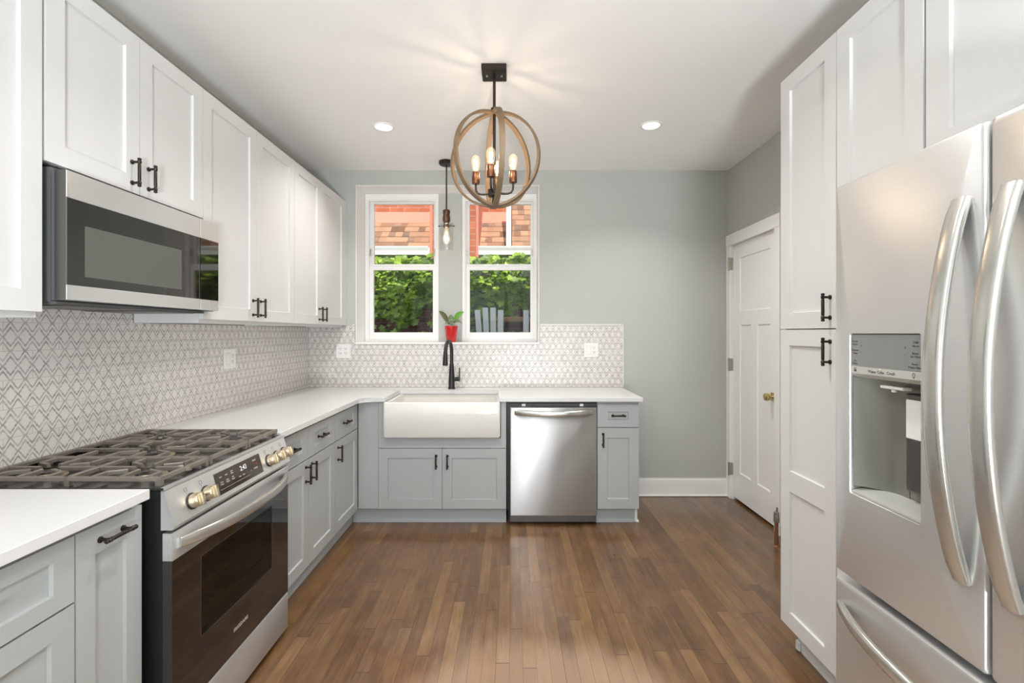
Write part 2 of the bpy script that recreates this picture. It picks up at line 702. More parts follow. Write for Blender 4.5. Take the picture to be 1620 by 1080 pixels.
# rear wall behind the camera, with two openings added for the fill light
b = B()
b.box(XL, -1.6, YR - 0.15, YR, 0, ZC); b.box(-0.1, 0.2, YR - 0.15, YR, 0, ZC); b.box(1.7, XR, YR - 0.15, YR, 0, ZC)
for a0, a1 in ((-1.6, -0.1), (0.2, 1.7)):
    b.box(a0, a1, YR - 0.15, YR, 0, 0.45); b.box(a0, a1, YR - 0.15, YR, 2.45, ZC)
obj('wall_rear', b, 'wall', kind=st)

# window reveal lining
b = B()
b.box(WX0, WX0 + 0.006, YB - 0.004, YW, WZ0, WZ1)
b.box(WX1 - 0.006, WX1, YB - 0.004, YW, WZ0, WZ1)
b.box(WX0 + 0.006, WX1 - 0.006, YB - 0.004, YW, WZ1 - 0.006, WZ1)
obj('trim_1', b, 'white', kind=st)
b = B(); b.box(WX0 - 0.006, WX1 + 0.006, YB - 0.018, YW, WZ0 - 0.006, WZ0 + 0.008, 0.003)
obj('trim_2', b, 'white', kind=st, label='white tiled-in window sill under both windows')


def frame_ring(b, a0, a1, z0, z1, y0, y1, l, r, bo, t):
    b.box(a0, a0 + l, y0, y1, z0, z1)
    b.box(a1 - r, a1, y0, y1, z0, z1)
    b.box(a0 + l, a1 - r, y0, y1, z0, z0 + bo)
    b.box(a0 + l, a1 - r, y0, y1, z1 - t, z1)


def window(i, a0, a1, label):
    w = bpy.data.objects.new('window_%d' % i, None)
    COL.objects.link(w); w.location = ((a0 + a1) / 2, YW, WZ0 + 0.009)
    w['kind'] = st; w['label'] = label
    z0, z1 = WZ0 + 0.009, WZ1 - 0.007
    b = B(); frame_ring(b, a0, a1, z0, z1, YW, 4.41, 0.022, 0.022, 0.022, 0.045)
    b.box(a0 + 0.022, a1 - 0.022, YW + 0.012, YW + 0.03, z1 - 0.058, z1 - 0.045)
    b.box(a0 + 0.022, a0 + 0.030, YW + 0.01, YW + 0.03, z0 + 0.022, z1 - 0.045)
    b.box(a1 - 0.030, a1 - 0.022, YW + 0.01, YW + 0.03, z0 + 0.022, z1 - 0.045)
    obj('window_frame', b, 'white', w)
    b = B(); frame_ring(b, a0 + 0.022, a1 - 0.022, 1.94, z1 - 0.045, YW + 0.072, YW + 0.105, 0.036, 0.030, 0.05, 0.026)
    up = obj('upper_sash', b, 'white', w)
    b = B(); b.box(a0 + 0.055, a1 - 0.05, YW + 0.086, YW + 0.089, 1.985, z1 - 0.069)
    obj('pane', b, 'pane', up)
    b = B(); frame_ring(b, a0 + 0.022, a1 - 0.022, z0 + 0.022, 1.985, YW + 0.034, YW + 0.067, 0.042, 0.034, 0.062, 0.052)
    b.box(a0 + 0.032, a1 - 0.032, YW + 0.026, YW + 0.036, 1.968, 1.985)
    lo = obj('lower_sash', b, 'white', w)
    b = B(); b.box(a0 + 0.06, a1 - 0.052, YW + 0.048, YW + 0.051, z0 + 0.08, 1.935)
    obj('pane', b, 'pane', lo)
    for s in (a0 + 0.036, a1 - 0.044):
        b = B(); b.box(s, s + 0.008, YW + 0.022, YW + 0.034, 2.06, 2.12)
        obj('sash_latch', b, 'nickel', w)
    return w


window(1, WX0 + 0.008, -0.653, 'left white double-hung sash window in the deep reveal')
window(2, -0.443, WX1 - 0.008, 'right white double-hung sash window in the deep reveal')

# baseboards
def baseboard(name, T, a0, a1):
    b = B(T)
    b.box(a0, a1, 0, 0.014, 0, 0.115)
    b.box(a0, a1, 0, 0.011, 0.115, 0.140, 0.003)
    b.box(a0, a1, 0, 0.007, 0.140, 0.150)
    b.box(a0, a1, 0.014, 0.026, 0, 0.016, 0.005)
    return obj(name, b, 'white', kind=st)


baseboard('baseboard_back', FB(YB), 0.915, XR - 0.002)
b = B(); b.box(0.889, 0.909, 3.505, 4.06, 0.0, 0.10, 0.003); b.box(0.906, 0.918, 3.495, 4.06, 0.0, 0.016, 0.004)
obj('trim_3', b, 'white', kind=st, label='white shoe moulding at the end of the grey base cabinets')

# door in the right wall
T = FR(XR)
d = bpy.data.objects.new('door_1', None); COL.objects.link(d); d.location = (XR, 3.66, 0); d['kind'] = st
d['label'] = 'white three-panel door with brass knob in the right wall'
b = B(T)
b.box(DY1 - 0.008, YB - 0.003, 0, 0.02, 0, 2.09, 0.002)
b.box(DY0 - 0.062, DY0 + 0.008, 0, 0.02, 0, 2.09, 0.002)
b.box(DY0 - 0.062, YB - 0.003, 0, 0.022, 2.09, 2.182, 0.002)
obj('casing', b, 'white', d)


def panel_door(b, a0, a1, z0, z1, panels, t=0.035, rec=0.007, bev=0.004):
    """slab with recessed flat panels: built from stiles and rails and panel boards"""
    us = sorted({a0, a1} | {p[0] for p in panels} | {p[1] for p in panels})
    zs = sorted({z0, z1} | {p[2] for p in panels} | {p[3] for p in panels})

    def inside(u, z):
        return any(p[0] < u < p[1] and p[2] < z < p[3] for p in panels)
    nu, nz = len(us), len(zs)
    front = {}
    for i in range(nu):
        for j in range(nz):
            front[i, j] = b.v((us[i], 0, zs[j]))
    for i in range(nu - 1):
        for j in range(nz - 1):
            if not inside((us[i] + us[i + 1]) / 2, (zs[j] + zs[j + 1]) / 2):
                b.face([front[i, j], front[i + 1, j], front[i + 1, j + 1], front[i, j + 1]])
    for p in panels:
        o = [(p[0], 0, p[2]), (p[1], 0, p[2]), (p[1], 0, p[3]), (p[0], 0, p[3])]
        n = [(p[0] + bev, -rec, p[2] + bev), (p[1] - bev, -rec, p[2] + bev), (p[1] - bev, -rec, p[3] - bev), (p[0] + bev, -rec, p[3] - bev)]
        b.rings([o, n], False, True)
    bmesh.ops.remove_doubles(b.bm, verts=b.bm.verts, dist=1e-5)
    o = [(a0, 0, z0), (a1, 0, z0), (a1, 0, z1), (a0, 0, z1)]
    k = [(u, -t, z) for u, _, z in o]
    b.rings([o, k], False, True)
    bmesh.ops.remove_doubles(b.bm, verts=b.bm.verts, dist=1e-5)


TD = FR(XR + 0.012)
b = B(TD)
panel_door(b, DY0 + 0.012, DY1 - 0.012, 0.022, 2.092,
           [(3.43, 3.89, 1.545, 1.975), (3.43, 3.615, 0.24, 1.435), (3.705, 3.89, 0.24, 1.435)], 0.035, 0.009, 0.008)
slab = obj('door_slab', b, 'white', d)
b = B(FR(XR - 0.004))
for z in (0.25, 1.11, 1.94):
    h = B(FR(XR - 0.0))
    h.box(DY1 - 0.012, DY1 + 0.014, -0.006, 0.0235, z - 0.05, z + 0.05)
    h.cyl((DY1 - 0.006, 0.026, z - 0.054), (DY1 - 0.006, 0.026, z + 0.054), 0.007, 10)
    obj('hinge', h, 'nickel', d)
b.bm.free()
k = B(FR(XR + 0.012))
k.box(3.352, 3.412, 0, 0.008, 0.892, 0.952, 0.002)
k.lathe([(0.011, 0.008), (0.011, 0.03), (0.026, 0.036), (0.028, 0.05), (0.025, 0.062), (0.012, 0.066)], (3.382, 0, 0.922), 20, 'y')
obj('door_knob', k, 'brass', d, 35)
b = B(); b.box(XR + 0.06, XR + 0.1, DY0, DY1, 0.0, DZ)
obj('door_backing', b, 'slot', d)
# jamb stop
b = B(); b.box(XR + 0.0, XR + 0.06, DY0 + 0.0005, DY0 + 0.010, 0, DZ - 0.001); b.box(XR, XR + 0.06, DY1 - 0.010, DY1 - 0.0005, 0, DZ - 0.001); b.box(XR, XR + 0.06, DY0 + 0.01, DY1 - 0.01, DZ - 0.011, DZ - 0.001)
obj('jamb', b, 'white', d)

# ------------------------------------------------------------------ cabinets


def pull(T, u, z, vertical, parent, w0=0.0):
    """bar pull: two round-footed posts, a bar with collars and ball ends"""
    b = B(T)
    def P(s, w): return (u, w, z + s) if vertical else (u + s, w, z)
    for s in (-0.038, 0.038):
        b.tube([P(s, w0), P(s, w0 + 0.004), P(s, w0 + 0.006), P(s, w0 + 0.027)], [0.0085, 0.0085, 0.0045, 0.0045], 10)
    b.tube([P(-0.053, w0 + 0.028), P(-0.051, w0 + 0.028), P(-0.046, w0 + 0.028), P(-0.044, w0 + 0.028), P(-0.042, w0 + 0.028), P(-0.034, w0 + 0.028), P(-0.031, w0 + 0.028), P(-0.028, w0 + 0.028),
            P(0.028, w0 + 0.028), P(0.031, w0 + 0.028), P(0.034, w0 + 0.028), P(0.042, w0 + 0.028), P(0.044, w0 + 0.028), P(0.046, w0 + 0.028), P(0.051, w0 + 0.028), P(0.053, w0 + 0.028)],
           [0.003, 0.0065, 0.0065, 0.0045, 0.007, 0.007, 0.0045, 0.0058, 0.0058, 0.0045, 0.007, 0.007, 0.0045, 0.0065, 0.0065, 0.003], 10)
    return obj('handle', b, 'bronze', parent, 40)


def front(kind, T, m, parent, a0, a1, z0, z1, fr=0.06, handle=None, rails=None, frz=None):
    g = 0.0016
    a0 += g; a1 -= g
    b = B(T)
    fz = frz or fr
    if rails:
        ps = []
        zz = [z0 + fz] + rails + [z1 - fz]
        for i in range(0, len(zz), 2):
            ps.append((a0 + fr, a1 - fr, zz[i], zz[i + 1]))
    else:
        ps = [(a0 + fr, a1 - fr, z0 + fz, z1 - fz)]
    panel_door(b, a0, a1, z0, z1, ps, 0.02, 0.010, 0.0025)
    o = obj(kind, b, m, parent)
    if handle:
        hu, hz, vert, *ww = handle
        pull(T, hu, hz, vert, o, ww[0] if ww else 0.0)
    return o


# --- left wall cabinets
XU = -1.39
TU = FL(XU)
UB, UT = 1.435, 2.472
GU = 'white shaker wall cabinets along the left wall'


def upper(a0, a1, z0, label, doors, T=TU, depth=None, name='wall_cabinet', group=GU, xw=None, m='cabw', filler=None):
    c = thing(name, T((a0 + a1) / 2, -0.15, z0), label, 'cabinet', group)
    b = B(T)
    dep = depth
    drop = 0.020 if z0 < 1.6 else 0.0
    b.box(a0 + 0.0005, a1 - 0.0005, -dep, -0.0205, z0 + 0.012, UT)
    b.box(a0 + 0.0005, a1 - 0.0005, -0.045, -0.0205, z0 - drop, z0 + 0.012)
    b.box(a0 + 0.0005, a0 + 0.016, -dep, -0.045, z0 - drop, z0 + 0.012)
    b.box(a1 - 0.016, a1 - 0.0005, -dep, -0.045, z0 - drop, z0 + 0.012)
    obj('body', b, m, c)
    for (d0, d1, hu) in doors:
        front('door', T, m, c, d0, d1, z0 - 0.002, UT - 0.002, 0.062, (hu, z0 + 0.07, True) if hu else None)
    if filler:
        b = B(T); b.box(filler[0], filler[1], -0.05, -0.003, z0, UT)
        obj('filler_strip', b, m, c)
    return c


DU = 0.312
upper(0.93, 1.432, UB, 'white wall cabinet nearest the camera, left of the microwave', [(0.93, 1.432, None)], depth=DU)
upper(1.440, 2.175, 1.887, 'short white two-door wall cabinet directly above the microwave', [(1.440, 1.806, 1.768), (1.806, 2.175, 1.848)], depth=DU)
upper(2.176, 3.091, UB, 'tall white two-door wall cabinet just right of the microwave', [(2.176, 2.632, 2.594), (2.632, 3.091, 2.672)], depth=DU)
upper(3.092, 4.012, UB, 'white two-door wall cabinet ending at the window wall', [(3.092, 3.520, 3.482), (3.520, 4.012, 3.560)], depth=DU, filler=(4.0125, YB - 0.001))

# --- grey base cabinets
XB = -1.097
TB = FL(XB)
YF = 3.445
TK = FB(YF)
BT = 0.8825
GB = 'grey shaker base cabinets'


def base(T, a0, a1, label, fronts, depth=0.61, kick=True, a1k=None, body=None, name='base_cabinet', m='cabg'):
    c = thing(name, T((a0 + a1) / 2, -0.3, 0), label, 'cabinet', GB)
    b = B(T)
    if body: body(b)
    else: b.box(a0 + 0.0005, a1 - 0.0005, -depth, -0.0205, 0.112, BT)
    obj('body', b, m, c)
    if kick:
        b = B(T)
        b.box(a0 + 0.0005, (a1k or a1) - 0.0005, -0.075, -0.056, 0.0005, 0.1115)
        obj('toe_kick', b, 'kick', c)
    for f in fronts:
        front(f[0], T, m, c, f[1], f[2], f[3], f[4], f[5] if len(f) > 5 else 0.06, f[6] if len(f) > 6 else None, frz=f[7] if len(f) > 7 else None)
    return c


DT, DD, DB_, DBOT = 0.862, 0.697, 0.691, 0.118
base(TB, 0.72, 1.214, 'grey base cabinet with a drawer over a door, under the near end of the worktop',
     [('drawer', 0.72, 1.214, DD, DT, 0.055, (0.95, 0.78, False, -0.01), 0.042), ('drawer', 0.72, 1.214, 0.405, DB_, 0.06, (0.95, 0.62, False)), ('drawer', 0.72, 1.214, DBOT, 0.399, 0.06, (0.95, 0.33, False))])
base(TB, 1.216, 1.434, 'narrow grey pull-out base cabinet left of the range, one full-height front',
     [('pull_out_front', 1.216, 1.434, DBOT, DT, 0.056, (1.325, 0.82, False), 0.075)])
base(TB, 2.228, 2.991, 'grey base cabinet right of the range with two drawers over two doors',
     [('drawer', 2.228, 2.609, DD, DT, 0.075, (2.42, 0.779, False, -0.01), 0.045), ('drawer', 2.609, 2.991, DD, DT, 0.075, (2.80, 0.779, False, -0.01), 0.045),
      ('door', 2.228, 2.609, DBOT, DB_, 0.062, (2.571, 0.617, True)), ('door', 2.609, 2.991, DBOT, DB_, 0.062, (2.647, 0.617, True))])
def corner_body(b):
    b.box(2.9925, YF - 0.004, -0.61, -0.0205, 0.112, BT)
    b.box(YF - 0.004, YB - 0.002, -0.61, -0.03, 0.112, BT)
base(TB, 2.992, 3.437, 'grey base cabinet in the inner corner with one drawer over one door',
     [('drawer', 2.992, 3.434, DD, DT, 0.085, (3.213, 0.779, False, -0.01), 0.045), ('door', 2.992, 3.434, DBOT, DB_, 0.062, (3.045, 0.61, True))], a1k=3.50, body=corner_body)


def sink_body(b):
    b.box(-0.951, -0.042, -0.6, -0.0205, 0.112, 0.622)
    b.box(-0.951, -0.909, -0.6, -0.0205, 0.622, BT)
    b.box(-0.079, -0.042, -0.6, -0.0205, 0.622, BT)
c = base(TK, -0.952, -0.041, 'wide grey sink base cabinet with two low doors under the white sink',
         [('door', -0.952, -0.4965, DBOT, 0.546, 0.066, (-0.539, 0.457, True)), ('door', -0.4965, -0.041, DBOT, 0.546, 0.066, (-0.459, 0.457, True))], kick=False, body=sink_body)
b = B(TK)
b.box(-1.0955, -0.953, -0.03, -0.002, 0.118, BT)
obj('filler_panel', b, 'cabg', c)
b = B(TK)
b.box(-0.951, -0.9085, -0.0200, -0.002, 0.55, BT); b.box(-0.0795, -0.042, -0.02, -0.002, 0.55, BT); b.box(-0.9085, -0.0795, -0.02, -0.002, 0.55, 0.622)
obj('face_panel', b, 'cabg', c)
b = B(TK); b.box(-1.151, -0.042, -0.074, -0.056, 0.0005, 0.1115)
obj('toe_kick', b, 'kick', c)
c = base(TK, 0.608, 0.906, 'narrow grey base cabinet at the right end beside the dishwasher',
         [('drawer', 0.608, 0.906, 0.700, DT, 0.075, (0.757, 0.781, False, -0.01), 0.052), ('door', 0.608, 0.906, DBOT, 0.694, 0.07, (0.647, 0.611, True))], a1k=0.888)

# --- worktops
b = B()
pts = [(-1.711, 2.226), (-1.06, 2.226), (-1.06, 3.33)]
for k in range(1, 7):
    a = math.radians(180 - 90 * k / 6)
    pts.append((-0.98 + 0.08 * math.cos(a), 3.33 + 0.08 * math.sin(a)))
pts += [(-0.899, 3.41), (-0.897, 3.867), (-0.109, 3.867), (-0.091, 3.41), (0.923, 3.41), (0.923, YB - 0.002), (-1.711, YB - 0.002)]
b.prism(pts, 0.884, 0.914, 0.0025)
tag(obj('worktop', b, 'quartz'), 'L-shaped white quartz worktop running from range past the sink', 'worktop')
b = B(); b.prism([(-1.711, 0.70), (-1.06, 0.70), (-1.06, 1.4145), (-1.711, 1.4145)], 0.884, 0.914, 0.0025)
tag(obj('worktop', b, 'quartz'), 'short white quartz worktop left of the range, nearest the camera', 'worktop')

# --- patterned backsplash
b = B()
b.box(XL + 0.0005, XL + 0.008, 0.5, 1.4395, 0.9145, 1.4145); b.box(XL + 0.0005, XL + 0.008, 1.4395, 2.1755, 0.9145, 1.60); b.box(XL + 0.0005, XL + 0.008, 2.1755, YB - 0.001, 0.9145, 1.4145)
tag(obj('tile_backsplash', b, 'tile_left'), 'patterned grey and white tile backsplash on the long left wall', 'backsplash')
b = B()
b.box(XL + 0.0085, XL + 0.33, YB - 0.008, YB - 0.0005, 0.9145, 1.4145); b.box(XL + 0.33, WX0 - 0.0065, YB - 0.008, YB - 0.0005, 0.9145, 1.4345)
b.box(WX1 + 0.0065, 0.931, YB - 0.008, YB - 0.0005, 0.9145, 1.4345)
b.box(WX0 - 0.0065, WX1 + 0.0065, YB - 0.008, YB - 0.0005, 0.9145, WZ0 - 0.0065)
o = tag(obj('tile_backsplash', b, 'tile_back'), 'patterned grey and white tile backsplash behind the sink below the windows', 'backsplash')
b = B()
b.box(WX1 + 0.0065, 0.935, YB - 0.011, YB - 0.0005, 1.435, 1.443); b.box(0.9312, 0.9365, YB - 0.011, YB - 0.0005, 0.9145, 1.443)
obj('edge_trim', b, 'plate', o)
b = B(); b.box(XL + 0.375, WX0 - 0.0065, YB - 0.011, YB - 0.0005, 1.435, 1.443)
obj('edge_trim', b, 'plate', o)

# ------------------------------------------------------------------ wall plates


def gang_plate(T, u, z, kinds, label):
    w = 0.12
    o = thing('wall_plate', T(u, 0.008, z - 0.06), label, 'wall plate', 'white double wall plates on the tile')
    b = B(T); b.box(u - w / 2, u + w / 2, 0.0085, 0.0135, z - 0.06, z + 0.06, 0.002)
    obj('cover', b, 'plate', o)
    for s, kd in zip((-0.023, 0.023), kinds):
        b = B(T)
        if kd == 's':
            b.box(u + s - 0.0165, u + s + 0.0165, 0.0135, 0.0155, z - 0.034, z + 0.034, 0.001)
            q = obj('rocker', b, 'plate', o)
            b = B(T)
            for zz in (-0.037, 0.035): b.box(u + s - 0.018, u + s + 0.018, 0.0134, 0.0140, z + zz, z + zz + 0.002)
            for uu in (-0.019, 0.0175): b.box(u + s + uu, u + s + uu + 0.0015, 0.0134, 0.0140, z - 0.037, z + 0.037)
            obj('seam', b, 'inkl', o)
        else:
            b.box(u + s - 0.0165, u + s + 0.0165, 0.0135, 0.0150, z - 0.034, z + 0.034, 0.001)
            q = obj('receptacle', b, 'plate', o)
            b = B(T)
            for zz in (-0.019, 0.019):
                b.box(u + s - 0.0085, u + s - 0.0055, 0.0149, 0.0154, z + zz - 0.001, z + zz + 0.008)
                b.box(u + s + 0.0055, u + s + 0.0085, 0.0149, 0.0154, z + zz - 0.001, z + zz + 0.008)
                b.cyl((u + s, 0.0149, z + zz - 0.008), (u + s, 0.0154, z + zz - 0.008), 0.003, 8)
            obj('slots', b, 'slot', q)
    return o


gang_plate(FL(XL), 2.917, 1.215, 'sr', 'white double wall plate with switch and outlet on left wall tile')
gang_plate(FB(YB), -1.416, 1.218, 'rr', 'white double outlet plate on the tile left of the window')
gang_plate(FB(YB), 0.664, 1.226, 'sr', 'white switch and outlet plate on the tile above the dishwasher')

# ------------------------------------------------------------------ sink, faucet, plant
sk = thing('farmhouse_sink', (-0.494, 3.63, 0.632), 'white porcelain apron-front farmhouse sink under the windows', 'sink')
b = B()
def rr(a0, a1, b0, b1, r, z): return [(x, y, z) for x, y in rrect(a0, a1, b0, b1, r, 6)]
X0, X1, Y0, Y1 = -0.905, -0.083, 3.388, 3.905
b.rings([rr(X0 + 0.006, X1 - 0.006, Y0 + 0.006, Y1 - 0.006, 0.016, 0.634), rr(X0, X1, Y0, Y1, 0.018, 0.642), rr(X0, X1, Y0, Y1, 0.018, 0.873), rr(X0 + 0.003, X1 - 0.003, Y0 + 0.003, Y1 - 0.003, 0.017, 0.880), rr(X0 + 0.008, X1 - 0.008, Y0 + 0.008, Y1 - 0.008, 0.016, 0.8825),
         rr(X0 + 0.026, X1 - 0.026, Y0 + 0.026, Y1 - 0.026, 0.022, 0.8825), rr(X0 + 0.031, X1 - 0.031, Y0 + 0.031, Y1 - 0.031, 0.022, 0.879), rr(X0 + 0.036, X1 - 0.036, Y0 + 0.036, Y1 - 0.036, 0.03, 0.70), rr(X0 + 0.06, X1 - 0.06, Y0 + 0.06, Y1 - 0.06, 0.03, 0.675)])
obj('basin', b, 'porc', sk, 40)
b = B(); b.lathe([(0.045, 0.6752), (0.045, 0.6775), (0.035, 0.6775), (0.03, 0.6762)], (-0.494, 3.66, 0), 20)
obj('drain', b, 'nickel', sk, 40)

fx, fy = -0.495, 3.965
fa = thing('kitchen_faucet', (fx, fy, 0.914), 'matte black pull-down kitchen faucet behind the white sink', 'faucet')
b = B()
b.lathe([(0.029, 0.9143), (0.029, 0.920), (0.026, 0.925), (0.0245, 1.00), (0.021, 1.06), (0.017, 1.12)], (fx, fy, 0), 24)
obj('body', b, 'black', fa, 40)
b = B()
dx, dy = -0.16, -1.0
L = math.hypot(dx, dy); dx /= L; dy /= L
pth = [(fx, fy, 1.10), (fx, fy, 1.18)]
for k in range(0, 11):
    a = PI * k / 10 * 0.98
    r = 0.085
    pth.append((fx + dx * r * (1 - math.cos(a)), fy + dy * r * (1 - math.cos(a)), 1.215 + r * 1.05 * math.sin(a)))
b.tube(pth, [0.0145] * 13, 14)
obj('spout', b, 'black', fa, 60)
b = B()
ex, ey = fx + dx * 0.17, fy + dy * 0.17
b.tube([(ex, ey, 1.225), (ex + dx * 0.002, ey + dy * 0.002, 1.20), (ex + dx * 0.008, ey + dy * 0.008, 1.12), (ex + dx * 0.009, ey + dy * 0.009, 1.113)], [0.0155, 0.017, 0.0215, 0.019], 16)
obj('spray_head', b, 'black', fa, 40)
b = B()
b.cyl((fx + 0.015, fy, 0.992), (fx + 0.068, fy, 0.992), 0.0165, 16, 0.0185)
b.box(fx + 0.060, fx + 0.069, fy - 0.009, fy + 0.009, 0.985, 1.085, 0.002)
obj('lever', b, 'black', fa, 40)

pz = WZ0 + 0.0085
px, py = -0.527, 4.195
pl = thing('potted_plant', (px, py, pz), 'small leafy plant in a glossy red pot on the window sill', 'plant')
b = B()
b.lathe([(0.036, 0), (0.040, 0.004), (0.050, 0.06), (0.056, 0.13), (0.057, 0.140), (0.053, 0.140), (0.050, 0.128)], (px, py, pz), 28)
obj('pot', b, 'redpot', pl, 40)
b = B(); b.lathe([(0.049, 0.129), (0.02, 0.134)], (px, py, pz), 20)
obj('soil', b, 'soil', pl)


def leaf(base_, tip, wid, droop, m, n=7, up=(0, 0, 1), side=None):
    p0, p1 = Vector(base_), Vector(tip)
    d = p1 - p0
    sd = Vector(side) if side else d.cross(Vector(up)).normalized()
    b = B()
    L_, C_, R_ = [], [], []
    for i in range(n):
        t = i / (n - 1)
        c = p0 + d * t + Vector((0, 0, 1)) * (droop * math.sin(PI * t))
        h = wid * (max(0.04, math.sin(PI * min(1, t ** 0.8)) ** 0.85))
        dz = Vector((0, -0.25, 0.35)) * h
        L_.append(b.v(c + sd * h + dz)); C_.append(b.v(c)); R_.append(b.v(c - sd * h + dz))
    for i in range(n - 1):
        b.face([L_[i], L_[i + 1], C_[i + 1], C_[i]]); b.face([C_[i], C_[i + 1], R_[i + 1], R_[i]])
    o = obj('leaf', b, m, pl, 80)
    md = o.modifiers.new('thickness', 'SOLIDIFY'); md.thickness = 0.0012
    return o


zt = pz + 0.135
leaf((px - 0.02, py, zt + 0.02), (px - 0.105, py - 0.02, zt + 0.135), 0.022, 0.012, 'leafb', side=(0.7, 0.35, 0.6))
leaf((px + 0.02, py, zt + 0.04), (px + 0.112, py - 0.02, zt + 0.128), 0.024, 0.012, 'leafg', side=(-0.65, 0.3, 0.7))
leaf((px, py + 0.01, zt + 0.03), (px - 0.008, py + 0.03, zt + 0.105), 0.024, 0, 'leafd', side=(1, 0, 0))
leaf((px + 0.02, py - 0.01, zt + 0.03), (px + 0.10, py - 0.035, zt + 0.022), 0.018, 0.018, 'leafd', side=(-0.1, 0.5, 0.8))
leaf((px - 0.012, py - 0.01, zt + 0.015), (px - 0.052, py - 0.04, zt + 0.022), 0.014, 0.012, 'leafd', side=(0, 0.5, 0.8))
b = B()
b.tube([(px, py, zt - 0.006), (px + 0.003, py, zt + 0.02), (px, py, zt + 0.05)], [0.005, 0.004, 0.003], 8)
for k in range(11):
    a = k * 2.4; rr_ = 0.013 + 0.012 * random.random()
    c = Vector((px + rr_ * math.cos(a), py - 0.01 + rr_ * math.sin(a), zt + 0.02 + 0.045 * (k / 11)))
    q = bmesh.ops.create_icosphere(b.bm, subdivisions=1, radius=0.009 + 0.006 * random.random(), matrix=Matrix.Translation(c) @ Matrix.Diagonal((1.2, 1.2, 0.6, 1)))
obj('rosette', b, mat('pale_green_rosette', (150, 166, 138), 0.6, vary=0.15, vscale=40), pl, 60)

# ------------------------------------------------------------------ dishwasher
dw = thing('dishwasher', (0.286, 3.74, 0), 'stainless steel dishwasher with curved bar handle under the worktop', 'dishwasher')
D0, D1 = -0.014, 0.600
b = B(TK)
b.box(-0.038, 0.606, -0.59, -0.03, 0.10, 0.8815)
b.box(-0.030, 0.600, -0.58, -0.06, 0.0, 0.10)
b.box(-0.028, 0.603, -0.03, -0.004, 0.846, 0.868)
obj('tub', b, 'blackp', dw)
b = B(TK)
def rz(a0, a1, z0, z1, r, w, n=5): return [(x, w, z) for x, z in rrect(a0, a1, z0, z1, r, n)]
b.rings([rz(D0, D1, 0.072, 0.843, 0.004, -0.028), rz(D0, D1, 0.072, 0.843, 0.004, 0.012), rz(D0 + 0.006, D1 - 0.006, 0.078, 0.838, 0.004, 0.018)])
obj('door', b, 'steeldw', dw, 40)
b = B(TK); b.box(D0, D1, -0.05, -0.012, 0.020, 0.069, 0.001)
obj('kick_plate', b, 'steeld', dw)
hp = []
for k in range(15):
    t = k / 14
    hp.append(TK(0.02 + 0.545 * t, 0.022 + 0.042 * math.sin(PI * t) ** 0.7, 0.808 - 0.008 * math.sin(PI * t)))
b = B(); b.tube(hp, [0.8] + [1.0] * 13 + [0.8], 14, flat=(0.021, 0.011, (0, 0, 1), 0.8))
obj('handle', b, 'steelp', dw, 50)
for u in (0.070, 0.482):
    b = B(TK); b.box(u, u + 0.026, -0.003, 0.004, 0.849, 0.866, 0.001)
    obj('mounting_clip', b, 'plate', dw)

# ------------------------------------------------------------------ range
RY0, RY1 = 1.464, 2.221
rg = thing('gas_range', (-1.37, 1.8425, 0), 'stainless slide-in gas range with black grates and glass oven door', 'range')
b = B()
b.box(-1.700, -1.060, RY0 + 0.006, RY0 + 0.03, 0.05, 0.893); b.box(-1.700, -1.060, RY1 - 0.03, RY1 - 0.006, 0.05, 0.893)
b.box(-1.700, -1.660, RY0 + 0.03, RY1 - 0.03, 0.05, 0.893); b.box(-1.66, -1.060, RY0 + 0.03, RY1 - 0.03, 0.05, 0.19); b.box(-1.66, -1.075, RY0 + 0.03, RY1 - 0.03, 0.70, 0.893)
b.box(-1.10, -1.0605, RY0 + 0.002, RY0 + 0.006, 0.05, 0.86)
for x in (-1.64, -1.12):
    for y in (RY0 + 0.05, RY1 - 0.05): b.cyl((x, y, 0.0), (x, y, 0.05), 0.018, 10)
obj('body', b, 'blackp', rg)
b = B(); b.box(-1.659, -1.64, RY0 + 0.031, RY1 - 0.031, 0.191, 0.699)
b.box(-1.64, -1.08, RY0 + 0.031, RY0 + 0.04, 0.191, 0.699); b.box(-1.64, -1.08, RY1 - 0.04, RY1 - 0.031, 0.191, 0.699); b.box(-1.64, -1.08, RY0 + 0.041, RY1 - 0.041, 0.191, 0.2)
obj('oven_cavity', b, mat('oven_enamel', (96, 84, 72), 0.4, vary=0.1), rg)
for z in (0.36, 0.45):
    b = B()
    for k in range(13):
        y = RY0 + 0.06 + k * (RY1 - RY0 - 0.12) / 12
        b.cyl((-1.60, y, z), (-1.12, y, z), 0.0025, 6)
    for x in (-1.60, -1.36, -1.12): b.cyl((x, RY0 + 0.042, z), (x, RY1 - 0.042, z), 0.004, 6)
    obj('oven_rack', b, 'nickel', rg)
# cooktop
b = B()
b.box(-1.700, -1.052, RY0 - 0.006, RY1 + 0.004, 0.8935, 0.902, 0.002)
b.box(-1.702, -1.672, RY0 + 0.0, RY1 - 0.0, 0.902, 0.922, 0.003)
for k in range(9): b.box(-1.694, -1.679, RY0 + 0.04 + k * 0.078, RY0 + 0.09 + k * 0.078, 0.922, 0.9235)
cooktop = obj('cooktop', b, 'enamel', rg)
b = B(); b.box(-1.062, -1.0485, RY0 - 0.004, RY1 + 0.002, 0.8936, 0.9025, 0.001)
obj('front_rail', b, 'steel', cooktop)
CX0, CX1 = -1.665, -1.072
GY = [(RY0 + 0.010, 1.7145), (1.7175, 1.9675), (1.9705, RY1 - 0.010)]
burn = [(-1.205, 1.592, 0.045), (-1.52, 1.592, 0.034), (-1.365, 1.8425, 0.05), (-1.205, 2.093, 0.04), (-1.52, 2.093, 0.034)]
